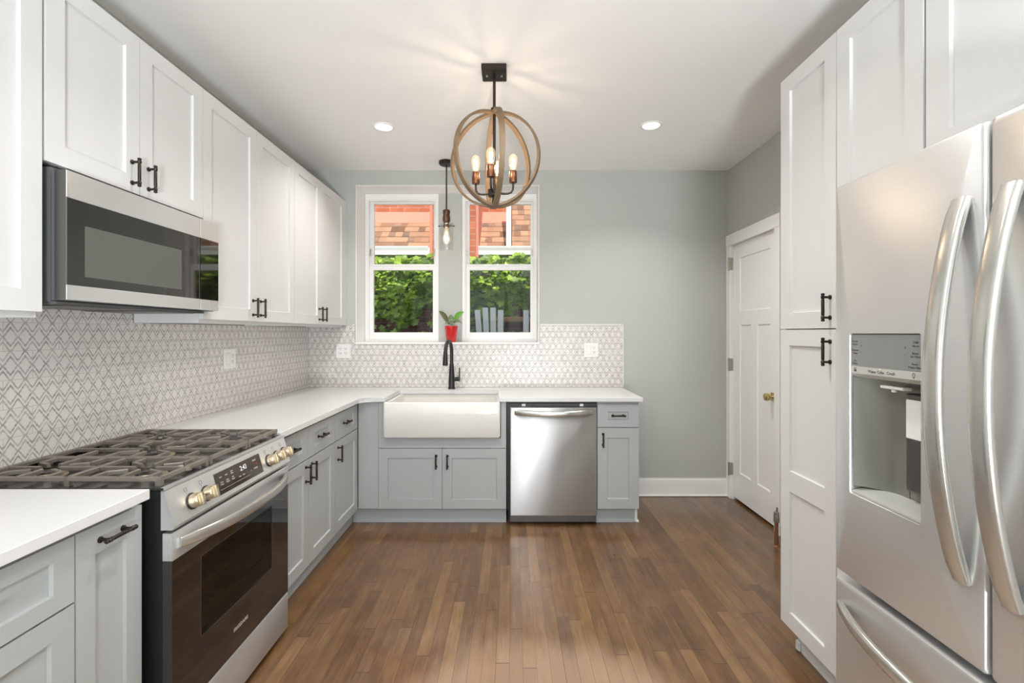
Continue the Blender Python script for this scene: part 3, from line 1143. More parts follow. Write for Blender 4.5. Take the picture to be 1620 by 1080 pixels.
for (x, y, r) in burn:
    b = B(); b.lathe([(r * 1.35, 0.902), (r * 1.3, 0.906), (r * 0.98, 0.907), (r * 0.95, 0.9115)], (x, y, 0), 24)
    q = obj('burner', b, 'alum', rg, 40)
    b = B(); b.lathe([(r * 0.88, 0.9115), (r * 0.9, 0.914), (r * 0.8, 0.917)], (x, y, 0), 24)
    obj('burner_cap', b, 'enamel', q, 40)


def bar(b, p0, p1, w=0.0075, h=0.013, zt=0.931, ramp0=0.0):
    """grate bar with chamfered top from p0 to p1 (xy), top at zt"""
    p0, p1 = Vector((p0[0], p0[1], 0)), Vector((p1[0], p1[1], 0))
    d = (p1 - p0).normalized(); s = Vector((-d.y, d.x, 0)) * w
    out = []
    for p, dz in ((p0, 0.0), (p1, 0.0)):
        out.append([(p.x - s.x, p.y - s.y, zt - h), (p.x + s.x, p.y + s.y, zt - h), (p.x + s.x * 0.9, p.y + s.y * 0.9, zt - 0.003), (p.x + s.x * 0.55, p.y + s.y * 0.55, zt),
                    (p.x - s.x * 0.55, p.y - s.y * 0.55, zt), (p.x - s.x * 0.9, p.y - s.y * 0.9, zt - 0.003)])
    b.rings(out)


for gi, (y0, y1) in enumerate(GY):
    b = B()
    w = 0.0065
    bar(b, (CX0, y0 + w), (CX1, y0 + w), w); bar(b, (CX0, y1 - w), (CX1, y1 - w), w)
    bar(b, (CX0 + w, y0), (CX0 + w, y1), w); bar(b, (CX1 - w, y0), (CX1 - w, y1), w)
    for x in (CX0 + 0.01, CX1 - 0.01, -1.36):
        for y in (y0 + 0.01, y1 - 0.01): b.box(x - 0.008, x + 0.008, y - 0.008, y + 0.008, 0.902, 0.922)
    ym = (y0 + y1) / 2
    if gi != 1:
        bar(b, (-1.3625, y0), (-1.3625, y1), w)
        cs = [(-1.205, ym, 0.150), (-1.52, ym, 0.150)]
        for (cx, cy, hx) in cs:
            for sx in (-1, 1):
                bar(b, (cx + sx * 0.147, cy), (cx + sx * 0.032, cy), 0.0055)
                for sy in (-1, 1):
                    bar(b, (cx + sx * 0.085, cy + sy * 0.118), (cx + sx * 0.085, cy + sy * 0.052), 0.0055)
                    bar(b, (cx + sx * 0.085, cy + sy * 0.054), (cx + sx * 0.036, cy + sy * 0.030), 0.0055)
            for sy in (-1, 1): bar(b, (cx, cy + sy * 0.118), (cx, cy + sy * 0.030), 0.0055)
    else:
        for sx in (-1, 1):
            bar(b, (-1.365 + sx * 0.295, ym), (-1.365 + sx * 0.04, ym), 0.0055)
            for sy in (-1, 1):
                bar(b, (-1.365 + sx * 0.09, ym + sy * 0.12), (-1.365 + sx * 0.09, ym + sy * 0.045), 0.0055)
                bar(b, (-1.365 + sx * 0.19, ym + sy * 0.12), (-1.365 + sx * 0.19, ym + sy * 0.03), 0.0055)
                bar(b, (-1.365 + sx * 0.09, ym + sy * 0.047), (-1.365 + sx * 0.035, ym + sy * 0.024), 0.0055)
        for sy in (-1, 1): bar(b, (-1.365, ym + sy * 0.12), (-1.365, ym + sy * 0.04), 0.0055)
    obj('grate', b, 'iron', rg)

# sloped control panel
px0, pz0 = -1.0205, 0.7835
sl = math.hypot(0.030, 0.1085)
ux, uz = -0.030 / sl, 0.1085 / sl
def TP(u, w, s): return (px0 + s * ux + w * uz, u, pz0 + s * uz + w * (-ux))
b = B()
b.rings([[(x, y, z) for x, z in ((-1.0605, 0.7735), (px0 - 0.004, 0.7735), (px0, 0.7835), (px0 + sl * ux, 0.892), (-1.0605, 0.8925))] for y in (RY0 - 0.004, RY1 + 0.004)])
cp = obj('control_panel', b, 'steel', rg)
b = B(TP); b.box(1.692, 1.992, 0.0002, 0.0025, 0.016, 0.094, 0.001)
disp = obj('display', b, mat('display_glass', (52, 42, 34), 0.08, vary=0.0), cp)
b = B(TP)
b.text('2:43', 0.026, 1.865, 0.070, 0.0028)
obj('clock_digits', b, 'digit', disp)
b = B(TP)
for i, s in enumerate(('Bake', 'Broil', 'Conv\nBake')): b.text(s, 0.0075, 1.722 + i * 0.034, 0.075, 0.0028)
for i, s in enumerate(('Conv\nRoast', 'Keep\nWarm', 'Self\nClean')): b.text(s, 0.0075, 1.722 + i * 0.034, 0.053, 0.0028)
for i, s in enumerate(('Timer', 'Clock', '-', '+')): b.text(s, 0.007, 1.832 + i * 0.026, 0.045, 0.0028)
b.text('START', 0.009, 1.945, 0.077, 0.0028); b.text('CANCEL', 0.007, 1.945, 0.046, 0.0028)
b.box(1.705, 1.90, 0.0026, 0.0029, 0.0315, 0.0322)
obj('button_lettering', b, 'inkl', disp)
b = B(TP); b.text('OFF', 0.010, 1.955, 0.061, 0.0028)
obj('off_lettering', b, 'redlight', disp)
for u in (1.560, 1.634, 2.055, 2.121, 2.187):
    b = B(TP)
    b.lathe([(0.0265, 0.0003), (0.0265, 0.003)], (u, 0, 0.046), 24, 'y')
    q = B(TP)
    q.lathe([(0.023, 0.003), (0.0235, 0.006), (0.0215, 0.030), (0.020, 0.032)], (u, 0, 0.046), 28, 'y')
    q.box(u - 0.006, u + 0.006, 0.030, 0.042, 0.046 - 0.0205, 0.046 + 0.0205, 0.003, 2)
    kn = obj('knob', q, 'knob', cp, 40)
    obj('knob_ring', b, 'blackp', kn, 40)
    b = B(TP); b.box(u - 0.0012, u + 0.0012, 0.0415, 0.0423, 0.046 + 0.008, 0.046 + 0.019)
    obj('knob_mark', b, 'ink', kn)
for u in (1.545, 1.62, 2.04, 2.106, 2.172):
    b = B(TP)
    z = 0.089
    for (a0, a1, c0, c1) in ((-0.006, 0.006, 0.0052, 0.006), (-0.006, 0.006, -0.006, -0.0052), (-0.006, -0.0052, -0.006, 0.006), (0.0052, 0.006, -0.006, 0.006)):
        b.box(u + a0, u + a1, 0.0001, 0.0005, z + c0, z + c1)
    b.cyl((u, 0.0001, z - 0.011), (u, 0.0005, z - 0.011), 0.0015, 8)
    obj('burner_symbol', b, 'ink', cp)

# oven door
TO = FL(-1.028)
b = B(TO)
b.rings([rz(RY0, RY1, 0.6770, 0.7625, 0.003, -0.030), rz(RY0, RY1, 0.6770, 0.7625, 0.003, -0.002), rz(RY0 + 0.003, RY1 - 0.003, 0.6785, 0.7605, 0.003, 0.0)])
od = obj('oven_door', b, 'steel', rg, 40)
b = B(TO)
o_, i_ = rz(RY0, RY1, 0.186, 0.6765, 0.003, -0.030), rz(1.60, 2.075, 0.362, 0.632, 0.006, -0.030)
of, if_ = rz(RY0, RY1, 0.186, 0.6765, 0.003, -0.001), rz(1.60, 2.075, 0.362, 0.632, 0.006, -0.001)
b.rings([o_, of, if_, i_], loop=True)
obj('door_glass', b, 'bglass', od, 40)
b = B(TO); b.box(1.5995, 2.0755, -0.006, -0.003, 0.3615, 0.6325)
obj('oven_window', b, 'ovenpane', od)
b = B(TO)
b.rings([rz(1.60, 2.075, 0.362, 0.632, 0.006, -0.0005), rz(1.6015, 2.0735, 0.3635, 0.6305, 0.005, -0.0005), rz(1.6015, 2.0735, 0.3635, 0.6305, 0.005, -0.004), rz(1.60, 2.075, 0.362, 0.632, 0.006, -0.004)], loop=True)
obj('window_outline', b, 'steeld', od)
b = B(TO); b.text('FRIGIDAIRE', 0.019, 1.835, 0.268, 0.0002)
obj('lettering', b, 'inkl', od)
hp = []
for k in range(19):
    t = k / 18
    hp.append(TO(RY0 + 0.028 + (RY1 - RY0 - 0.056) * t, 0.004 + 0.062 * (1 - abs(2 * t - 1) ** 2.6), 0.724))
b = B(); b.tube(hp, [0.85] + [1.0] * 17 + [0.85], 16, flat=(0.019, 0.0085, (0, 0, 1), 0.6))
obj('oven_handle', b, 'steelp', od, 50)
b = B(TO)
b.rings([rz(RY0, RY1, 0.022, 0.183, 0.003, -0.030), rz(RY0, RY1, 0.022, 0.183, 0.003, -0.004), rz(RY0 + 0.004, RY1 - 0.004, 0.026, 0.178, 0.003, 0.0)])
obj('storage_drawer', b, 'steel', rg, 40)

# ------------------------------------------------------------------ microwave
MY0, MY1, MYS = 1.458, 2.173, 2.083
MXF = -1.3435
MYE = 2.2135
TM = FL(MXF)
mw = thing('microwave', (-1.53, 1.835, 1.460), 'stainless over-the-range microwave mounted under the short wall cabinet', 'microwave')
b = B(TM)
b.box(MY0 + 0.002, 2.1735, -0.36, -0.050, 1.466, 1.872)
b.box(MY0 + 0.01, 2.172, -0.345, -0.04, 1.4575, 1.466)
b.box(2.1735, MYE - 0.004, -0.045, -0.020, 1.468, 1.868)
b.box(MY0 + 0.006, 2.172, -0.050, -0.036, 1.470, 1.866)
obj('case', b, 'dgrey', mw)
b = B(TM)
b.box(MY0, MYS, -0.035, -0.003, 1.4705, 1.516); b.box(MY0, MYS, -0.035, -0.003, 1.781, 1.863)
b.box(MY0, MY0 + 0.004, -0.035, -0.003, 1.516, 1.781); b.box(MYS - 0.004, MYS, -0.035, -0.003, 1.516, 1.781)
b.box(MY0, MYS, -0.003, 0.0, 1.4705, 1.516, 0.001); b.box(MY0, MYS, -0.003, 0.0, 1.781, 1.863, 0.001)
dr = obj('door', b, 'steel', mw)
b = B(TM); b.box(MY0 - 0.0012, MY0 - 0.0001, -0.035, -0.0012, 1.4705, 1.863)
obj('door_side', b, 'steeld', dr)
b = B(TM); b.box(MY0 + 0.004, MYS - 0.004, -0.02, -0.0012, 1.5165, 1.7805)
g = obj('door_glass', b, 'bglass', dr)
b = B(TM); b.box(1.522, 1.968, -0.0012, -0.0007, 1.546, 1.706)
obj('window', b, 'mwwin', g)
b = B(TM)
b.box(MYS + 0.003, MYE, -0.02, 0.0, 1.781, 1.863, 0.001)
obj('control_trim', b, 'steel', mw)
b = B(TM); b.box(MYS + 0.003, MYE, -0.02, 0.0, 1.4705, 1.516, 0.001)
q = obj('control_trim', b, 'steel', mw)
b = B(TM); b.box(MYS + 0.003, MYE, -0.02, -0.0005, 1.5162, 1.7808)
obj('touch_panel', b, 'bglass', q)
b = B(TM); b.text('?', 0.022, 2.148, 1.494, 0.0003)
obj('help_mark', b, 'inkl', q)
b = B()
b.box(-1.68, -1.395, 1.50, 1.72, 1.4545, 1.4575); b.box(-1.68, -1.395, 1.90, 2.12, 1.4545, 1.4575)
for k in range(26): b.box(-1.383, -1.379, 1.49 + k * 0.0255, 1.505 + k * 0.0255, 1.4565, 1.4572)
obj('underside_filter', b, 'steeld', mw)

# ------------------------------------------------------------------ right run: pantry, tall cabinet, over-fridge cabinet, refrigerator
XP = 1.183
TR = FR(XP)
GP = 'white shaker cabinets along the right wall'
c = thing('pantry_cabinet', (1.5, 1.95, 0), 'tall white pantry cabinet with stacked doors between door and refrigerator', 'cabinet', GP)
b = B(TR); b.box(1.7645, 2.130, -0.634, -0.0205, 0.1105, UT)
obj('body', b, 'cabw', c)
front('door', TR, 'cabw', c, 1.764, 2.130, 1.388, UT - 0.002, 0.066, (1.797, 1.465, True))
front('door', TR, 'cabw', c, 1.764, 2.130, 0.112, 1.383, 0.066, (1.797, 1.300, True), rails=[0.695, 0.782])
b = B(TR); b.box(1.766, 2.095, -0.075, -0.057, 0.0005, 0.11); b.box(2.070, 2.10, -0.6, -0.045, 0.0005, 0.045, 0.006)
obj('toe_kick', b, 'cabw', c)
c = thing('pantry_cabinet', (1.5, 1.575, 0), 'white tall cabinet half hidden behind the refrigerator, beside the pantry', 'cabinet', GP)
b = B(TR); b.box(1.3875, 1.7635, -0.634, -0.0205, 0.1105, UT); b.box(1.39, 1.76, -0.6, -0.06, 0.0005, 0.1105)
obj('body', b, 'cabw', c)
front('door', TR, 'cabw', c, 1.390, 1.763, 1.388, UT - 0.002, 0.066)
front('door', TR, 'cabw', c, 1.390, 1.763, 0.112, 1.383, 0.066)
c = thing('wall_cabinet', (1.5, 0.93, 1.85), 'white two-door wall cabinet above the refrigerator at right', 'cabinet', GP)
b = B(TR); b.box(0.475, 1.3865, -0.634, -0.0205, 1.852, UT)
obj('body', b, 'cabw', c)
front('door', TR, 'cabw', c, 0.475, 0.930, 1.852, UT - 0.002, 0.066, (0.97, 1.92, True))
front('door', TR, 'cabw', c, 0.930, 1.383, 1.852, UT - 0.002, 0.072, (0.89, 1.92, True))

FY0, FY1, FYM = 0.492, 1.380, 0.936
XF = 0.92
TF = FR(XF)
fr = thing('refrigerator', (1.35, 0.936, 0), 'stainless French door refrigerator with water dispenser and freezer drawer', 'refrigerator')
b = B(TF)
b.box(FY0 + 0.006, FY1 - 0.006, -0.86, -0.085, 0.03, 1.765)
b.box(FY0 + 0.02, FY1 - 0.02, -0.80, -0.06, 0.0, 0.03)
b.box(FY0 + 0.05, FY0 + 0.12, -0.14, -0.03, 1.765, 1.790); b.box(FY1 - 0.12, FY1 - 0.05, -0.14, -0.03, 1.765, 1.782)
obj('case', b, 'dgrey', fr)
HY0, HY1, HZ0, HZ1 = 1.088, 1.318, 0.936, 1.369


def fr_panel(a0, a1, z0, z1, hole=None):
    b = B(TF)
    n = 6
    def r(i, w, rad): return rz(a0 + i, a1 - i, z0 + i, z1 - i, rad, w, n)
    rs = [r(0, -0.082, 0.008), r(0, -0.012, 0.008), r(0.0012, -0.006, 0.008), r(0.004, -0.002, 0.008), r(0.009, 0.0, 0.008)]
    if hole:
        rs += [rz(*hole, 0.006, 0.0, n), rz(hole[0] + 0.002, hole[1] - 0.002, hole[2] + 0.002, hole[3] - 0.002, 0.006, -0.004, n),
               rz(hole[0] + 0.002, hole[1] - 0.002, hole[2] + 0.002, hole[3] - 0.002, 0.006, -0.010, n)]
    b.rings(rs, True, not hole)
    return b


ld = obj('door', fr_panel(FYM + 0.004, FY1, 0.702, 1.785, (HY0, HY1, HZ0, HZ1)), 'steel', fr, 30, label='left refrigerator door with the dispenser')
rd = obj('door', fr_panel(FY0, FYM - 0.004, 0.702, 1.785), 'steel', fr, 30, label='right refrigerator door')
fz = obj('freezer_drawer', fr_panel(FY0, FY1, 0.06, 0.684), 'steel', fr, 30)
b = B(TF); b.box(FYM - 0.05, FYM + 0.003, -0.075, -0.03, 0.71, 1.775)
obj('centre_seal', b, 'blackp', fr)


def fridge_handle(u, parent):
    hp = []
    for k in range(25):
        t = k / 24
        w = 0.002 + 0.060 * (math.sin(PI * t) ** 0.8)
        hp.append(TF(u, w, 0.865 + 0.778 * t))
    b = B()
    b.tube(hp, [0.92] + [1.0] * 23 + [0.92], 20, flat=(0.0095, 0.0205, (1, 0, 0), 0.55))
    return obj('handle', b, 'steelp', parent, 50)


fridge_handle(FYM + 0.050, ld)
fridge_handle(FYM - 0.050, rd)
hp = []
for k in range(25):
    t = k / 24
    hp.append(TF(FY0 + 0.06 + (FY1 - FY0 - 0.09) * t, 0.004 + 0.055 * (1 - abs(2 * t - 1) ** 3), 0.612 - 0.012 * math.sin(PI * t)))
b = B(); b.tube(hp, [0.85] + [1.0] * 23 + [0.85], 16, flat=(0.017, 0.010, (0, 0, 1), 0.75))
obj('handle', b, 'steelp', fz, 50)
# dispenser
b = B(TF)
ys = [HY0 + 0.0025, HY0 + 0.06, HY0 + 0.12, HY0 + 0.165, HY0 + 0.20, HY1 - 0.0025]
b.rings([rz(HY0 + 0.002, HY1 - 0.002, HZ0 + 0.002, HZ1 - 0.002, 0.006, -0.0101, 6), rz(HY0 + 0.002, HY1 - 0.002, HZ0 + 0.002, HZ1 - 0.002, 0.006, -0.070, 6)], False, True)
a = []
for k in range(9):
    t = k / 8
    a.append((HY0 + 0.115 + 0.1125 * t, -0.0688 + 0.060 * t ** 3))
for (u0, w0), (u1, w1) in zip(a, a[1:]):
    v = [b.v((u0, w0, HZ0 + 0.02)), b.v((u1, w1, HZ0 + 0.02)), b.v((u1, w1, 1.2515)), b.v((u0, w0, 1.2515))]
    b.face(v)
bmesh.ops.remove_doubles(b.bm, verts=b.bm.verts, dist=1e-5)
dp = obj('dispenser_recess', b, 'disp', ld, 50)
b = B(TF)
b.rings([[(HY0 + 0.003, -0.068, HZ0 + 0.003), (HY1 - 0.003, -0.068, HZ0 + 0.003), (HY1 - 0.003, -0.068, HZ0 + 0.022), (HY0 + 0.003, -0.068, HZ0 + 0.022)],
         [(HY0 + 0.003, -0.003, HZ0 + 0.003), (HY1 - 0.003, -0.003, HZ0 + 0.003), (HY1 - 0.003, -0.003, HZ0 + 0.008), (HY0 + 0.003, -0.003, HZ0 + 0.008)]])
obj('drip_tray', b, 'dispstrip', dp)
b = B(TF)
b.box(HY0 + 0.008, HY0 + 0.104, -0.069, -0.050, 0.984, 1.222, 0.003)
obj('ice_paddle', b, 'steeld', dp)
b = B(TF); b.box(HY0 + 0.014, HY0 + 0.098, -0.0498, -0.045, 1.113, 1.208, 0.002)
obj('ice_chute', b, 'plate', dp)
b = B(TF); b.box(HY0 + 0.082, HY0 + 0.155, -0.05, -0.025, 1.229, 1.237, 0.002); b.cyl((HY0 + 0.12, -0.035, 1.231), (HY0 + 0.12, -0.035, 1.222), 0.006, 12)
obj('water_nozzle', b, 'plate', dp)
b = B(TF)
pr = [(-0.065, 1.247), (-0.012, 1.252), (-0.003, 1.262), (-0.003, 1.281), (-0.065, 1.281)]
b.rings([[(u, w, z) for w, z in pr] for u in (HY0 + 0.0025, HY1 - 0.0025)])
sp = obj('button_strip', b, 'dispstrip', dp)
b = B(TF); b.box(HY0 + 0.0025, HY1 - 0.0025, -0.065, -0.0035, 1.2812, HZ1 - 0.003)
dpn = obj('display_panel', b, 'disppanel', dp)
W0 = -0.0033
for s, u, z in (('Freeze\nBoost', 1.302, 1.344), ('Current\nTemp', 1.302, 1.320), ('On\nMode', 1.302, 1.292), ('Chill\nBoost', 1.106, 1.344), ('Reset\nAir Filter', 1.107, 1.319), ('Reset\nWater Filter', 1.108, 1.294)):
    b = B(TF); b.text(s, 0.0078, u, z, W0, 1.0, flip=-1)
    obj('lettering', b, 'ink', dpn)
for s, u, z in (('+', 1.279, 1.335), ('-', 1.279, 1.319), ('+', 1.136, 1.335), ('-', 1.136, 1.319)):
    b = B(TF); b.text(s, 0.014, u, z, W0, 1.0, flip=-1)
    obj('lettering', b, 'ink', dpn)
W1 = -0.0028
for s, u in (('Water', 1.240), ('Cube', 1.211), ('Crush', 1.178)):
    b = B(TF); b.text(s, 0.0105, u, 1.2705, W1, 1.0, flip=-1)
    obj('lettering', b, 'ink', sp)
b = B(TF)
b.box(1.296, 1.304, W1, W1 + 0.0003, 1.267, 1.2725)
b.tube([(1.297, W1 + 0.0004, 1.2725), (1.297, W1 + 0.0004, 1.277), (1.303, W1 + 0.0004, 1.277), (1.303, W1 + 0.0004, 1.2725)], 0.0005, 6)
obj('lock_symbol', b, 'ink', sp)
b = B(TF)
pb = [(1.1105 + 0.0035 * math.cos(t), W1 + 0.0004, 1.273 + 0.0045 * math.sin(t)) for t in [k * PI / 8 - PI / 3 for k in range(14)]]
b.tube(pb, 0.0005, 6); b.box(1.1085, 1.1125, W1, W1 + 0.0004, 1.2655, 1.2685)
obj('lamp_symbol', b, 'ink', sp)
b = B(TF); b.cyl((1.213, W1 - 0.0001, 1.2785), (1.213, W1 + 0.0006, 1.2785), 0.0012, 10)
obj('indicator_light', b, 'digit', sp)

# copper pipe stub
cpx, cpy = 1.706, 3.12
c = thing('copper_pipe', (cpx, cpy, 0), 'short copper pipe stub with valve rising from the floor by the pantry', 'pipe')
b = B()
b.lathe([(0.026, 0.0005), (0.024, 0.004), (0.012, 0.006), (0.012, 0.15)], (cpx, cpy, 0), 16)
b.lathe([(0.012, 0.006), (0.012, 0.12)], (cpx + 0.034, cpy - 0.01, 0), 16)
b.tube([(cpx + 0.034, cpy - 0.01, 0.119), (cpx + 0.034, cpy - 0.01, 0.2)], 0.010, 12)
obj('pipe', b, 'copper', c, 40)
b = B()
b.lathe([(0.0165, 0.15), (0.0185, 0.155), (0.0185, 0.19), (0.0165, 0.195), (0.0165, 0.215), (0.009, 0.219)], (cpx, cpy, 0), 8)
b.cyl((cpx + 0.004, cpy, 0.218), (cpx + 0.004, cpy, 0.245), 0.006, 8)
obj('valve', b, 'nickel', c, 30)

# ------------------------------------------------------------------ light fittings
hx, hy = -0.092, 2.512
ch = thing('chandelier', (hx, hy, 2.0), 'globe chandelier of three weathered wood rings with four glowing bulbs', 'chandelier')
b = B(); b.box(hx - 0.064, hx + 0.064, hy - 0.064, hy + 0.064, ZC - 0.030, ZC - 0.0005, 0.003)
cn = obj('canopy', b, 'bronze', ch)
for s in (-0.038, 0.038):
    b = B(); b.lathe([(0.006, 0), (0.006, -0.006), (0.003, -0.009)], (hx + s, hy + 0.0, ZC - 0.030), 10)
    obj('screw_cap', b, 'nickel', cn, 40)
b = B(); b.tube([(hx, hy, ZC - 0.03), (hx, hy, 2.09)], 0.0075, 12)
b.lathe([(0.012, 2.512), (0.018, 2.518), (0.018, 2.535), (0.010, 2.542)], (hx, hy, 0), 14)
obj('stem', b, 'bronze', ch, 40)
RC = 2.270
RO = 0.250
for az in (101, 41, -19):
    a = math.radians(az)
    e1 = Vector((math.cos(a), math.sin(a), 0)); e3 = Vector((0, 0, 1)); nn = e1.cross(e3)
    ro = RO - 0.0025 * (az == 41) - 0.004 * (az == -19)
    ri = ro - 0.012
    out = []
    for k in range(64):
        t = 2 * PI * k / 64
        dr_ = e1 * math.cos(t) + e3 * math.sin(t)
        c0 = Vector((hx, hy, RC))
        out.append([c0 + dr_ * ro - nn * 0.0135, c0 + dr_ * ro + nn * 0.0135, c0 + dr_ * ri + nn * 0.0135, c0 + dr_ * ri - nn * 0.0135])
    b = B(); b.rings(out, loop=True)
    obj('ring', b, 'ringwood', ch, 40)
b = B(); b.lathe([(0.008, 2.022), (0.012, 2.03), (0.012, 2.075), (0.032, 2.078), (0.033, 2.112), (0.012, 2.118)], (hx, hy, 0), 18)
obj('hub', b, 'bronze', ch, 40)


def bulb(parent, c, s=1.0, watts=BULB_W):
    """edison bulb with its light, base at c"""
    b = B()
    b.lathe([(0.011 * s, 0), (0.013 * s, 0.008 * s), (0.018 * s, 0.03 * s), (0.0225 * s, 0.055 * s), (0.0225 * s, 0.07 * s), (0.017 * s, 0.084 * s), (0.008 * s, 0.092 * s), (0.001, 0.094 * s)], c, 20)
    g = obj('bulb', b, 'bulbglass', parent, 60)
    b = B()
    for k in range(5):
        a = 2 * PI * k / 5; a2 = a + PI / 5
        b.tube([(c[0] + 0.004 * s * math.cos(a), c[1] + 0.004 * s * math.sin(a), c[2] + 0.018 * s), (c[0] + 0.0085 * s * math.cos(a), c[1] + 0.0085 * s * math.sin(a), c[2] + 0.066 * s),
                (c[0] + 0.005 * s * math.cos(a2), c[1] + 0.005 * s * math.sin(a2), c[2] + 0.024 * s)], 0.0028 * s, 6)
    obj('filament', b, 'filament', parent)
    lamp('bulb_light', 'POINT', (c[0], c[1], c[2] + 0.05 * s), watts, WARM, 0.012)
    return g


for az in (172, 262, -98 + 180, -4):
    a = math.radians(az)
    ca, sa = math.cos(a), math.sin(a)
    R = 0.098
    b = B()
    pth = [(hx + ca * r_, hy + sa * r_, z_) for r_, z_ in ((0.03, 2.094), (0.05, 2.091), (0.072, 2.092), (0.088, 2.098), (R - 0.002, 2.112), (R, 2.132), (R, 2.150))]
    b.tube(pth, 0.0055, 10)
    arm = obj('arm', b, 'bronze', ch, 60)
    cx, cy = hx + ca * R, hy + sa * R
    b = B(); b.lathe([(0.008, 2.146), (0.0195, 2.148), (0.0205, 2.152), (0.0205, 2.206), (0.0185, 2.209), (0.0165, 2.209)], (cx, cy, 0), 20)
    obj('socket', b, mat('copper_bronze_socket', (128, 88, 66), 0.3, 0.9, vary=0.06), arm, 40)
    bulb(arm, (cx, cy, 2.204))

mx, my = -0.523, 3.86
mp = thing('mini_pendant', (mx, my, 2.0), 'small bronze pendant light with clear glass jar hanging above the sink', 'pendant light')
b = B(); b.lathe([(0.060, ZC - 0.0005), (0.061, ZC - 0.018), (0.054, ZC - 0.027), (0.014, ZC - 0.030)], (mx, my, 0), 28)
obj('canopy', b, 'bronze', mp, 40)
b = B(); b.tube([(mx, my, ZC - 0.03), (mx, my, 2.335)], 0.0055, 10)
obj('rod', b, 'bronze', mp, 60)
b = B(); b.lathe([(0.010, 2.352), (0.026, 2.350), (0.029, 2.342), (0.029, 2.325), (0.025, 2.318), (0.027, 2.305), (0.030, 2.29), (0.030, 2.262), (0.022, 2.252), (0.020, 2.235), (0.024, 2.23), (0.024, 2.212), (0.016, 2.206)], (mx, my, 0), 20)
obj('socket', b, mat('aged_bronze_socket', (98, 72, 56), 0.4, 0.8, vary=0.1), mp, 40)
b = B()
b.rings([[(mx + r_ * math.cos(2 * PI * k / 32), my + r_ * math.sin(2 * PI * k / 32), z_) for k in range(32)] for r_, z_ in ((0.022, 2.232), (0.050, 2.234), (0.0525, 2.238), (0.0525, 2.03), (0.0495, 2.03), (0.0495, 2.234), (0.022, 2.229))], False, False)
obj('glass_jar', b, 'jar', mp, 60)
for sx in (-1, 1):
    b = B(); b.cyl((mx + sx * 0.022, my, 2.222), (mx + sx * 0.062, my, 2.222), 0.0028, 8); b.lathe([(0.006, 0), (0.006, 0.008)], (mx + sx * 0.06 - 0.004, my, 2.222), 10, 'x')
    obj('thumb_screw', b, 'bronze', mp, 40)
# bulb hangs upside down
b = B()
prof = [(0.013, 0), (0.014, -0.010), (0.022, -0.045), (0.030, -0.08), (0.030, -0.10), (0.022, -0.118), (0.010, -0.127), (0.001, -0.129)]
b.lathe(prof, (mx, my, 2.207), 20)
obj('bulb', b, 'bulbglass', mp, 60)
b = B()
for k in range(5):
    a = 2 * PI * k / 5; a2 = a + PI / 5
    b.tube([(mx + 0.004 * math.cos(a), my + 0.004 * math.sin(a), 2.18), (mx + 0.010 * math.cos(a), my + 0.010 * math.sin(a), 2.105), (mx + 0.005 * math.cos(a2), my + 0.005 * math.sin(a2), 2.17)], 0.0017, 5)
obj('filament', b, 'filament', mp)
lamp('pendant_light', 'POINT', (mx, my, 2.14), MINI_W, WARM, 0.02)

first = None
for (x, y, label) in ((-0.851, 3.207, 'lit recessed ceiling light on the left, above the left worktop run'), (0.917, 3.185, 'lit recessed ceiling light on the right, above the open floor'),
                      (-0.40, 1.78, 'added recessed fill light, out of view, toward the range'), (0.36, 1.78, 'added recessed fill light, out of view, toward the pantry')):  # this pair is added out of view to throw more light downward
    if first is None:
        c = thing('recessed_light', (x, y, ZC - 0.004), label, 'ceiling light', 'recessed ceiling lights')
        b = B(); b.lathe([(0.052, -0.0005), (0.056, -0.006), (0.070, -0.005), (0.074, -0.0005)], (x, y, ZC), 40, cap0=False, cap1=False)
        obj('trim_ring', b, 'white', c, 50)
        b = B(); b.lathe([(0.053, -0.0007), (0.053, -0.0025), (0.04, -0.003)], (x, y, ZC), 40)
        obj('lens', b, 'canlens', c)
        first = c
    else:
        c = copy_tree(first)
        c.location = (x, y, ZC - 0.004)
        c['label'] = label
    lamp('can_light', 'AREA', (x, y, ZC - 0.012), CAN_W, (1.0, 0.985, 0.97), 0.1, None, (0, 0, 0), 'DISK', math.radians(125))

# ------------------------------------------------------------------ outside: ivy-covered neighbour
YN = 6.2
GZ = 0.62
b = B(); b.box(-6, 6, 4.45, 9, GZ - 0.15, GZ)
obj('ground', b, 'ground', kind=st)
b = B(); b.box(-4.0, 4.0, YN, YN + 0.3, GZ, 2.32)
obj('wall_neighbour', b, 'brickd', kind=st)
b = B()
b.rings([[(x, YN - 0.02, 2.33), (x, YN + 0.75, 3.02), (x, YN + 0.95, 3.02), (x, YN + 0.95, 2.33)] for x in (-4.0, -0.075)])
b.rings([[(x, YN - 0.02, 2.33), (x, YN + 1.45, 3.90), (x, YN + 1.6, 3.90), (x, YN + 1.6, 2.33)] for x in (0.0, 4.0)])
obj('roof', b, 'shingle', kind=st)
b = B(); b.box(-4.0, 4.0, YN + 0.96, YN + 1.3, 2.4, 4.6)
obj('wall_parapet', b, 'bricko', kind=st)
b = B()
b.rings([[(x, YN + 0.64, 2.925), (x, YN + 0.92, 2.925), (x, YN + 0.92, 3.14), (x, YN + 0.80, 3.12)] for x in (-4.0, -0.08)])
tag(obj('roof_flashing', b, 'flash'), 'coral red painted flashing along the top of the neighbouring shingle roof', 'flashing')
b = B(); b.box(-1.01, -0.46, YN - 0.07, YN - 0.001, 2.0, 2.33); b.box(-1.01, -0.46, YN - 0.07, YN + 0.9, 2.33, 4.2)
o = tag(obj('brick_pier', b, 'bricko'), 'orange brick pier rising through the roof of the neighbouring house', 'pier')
b = B()
for x in (-1.045, -0.458): b.box(x, x + 0.033, YN - 0.05, YN + 0.9, 2.2, 3.9)
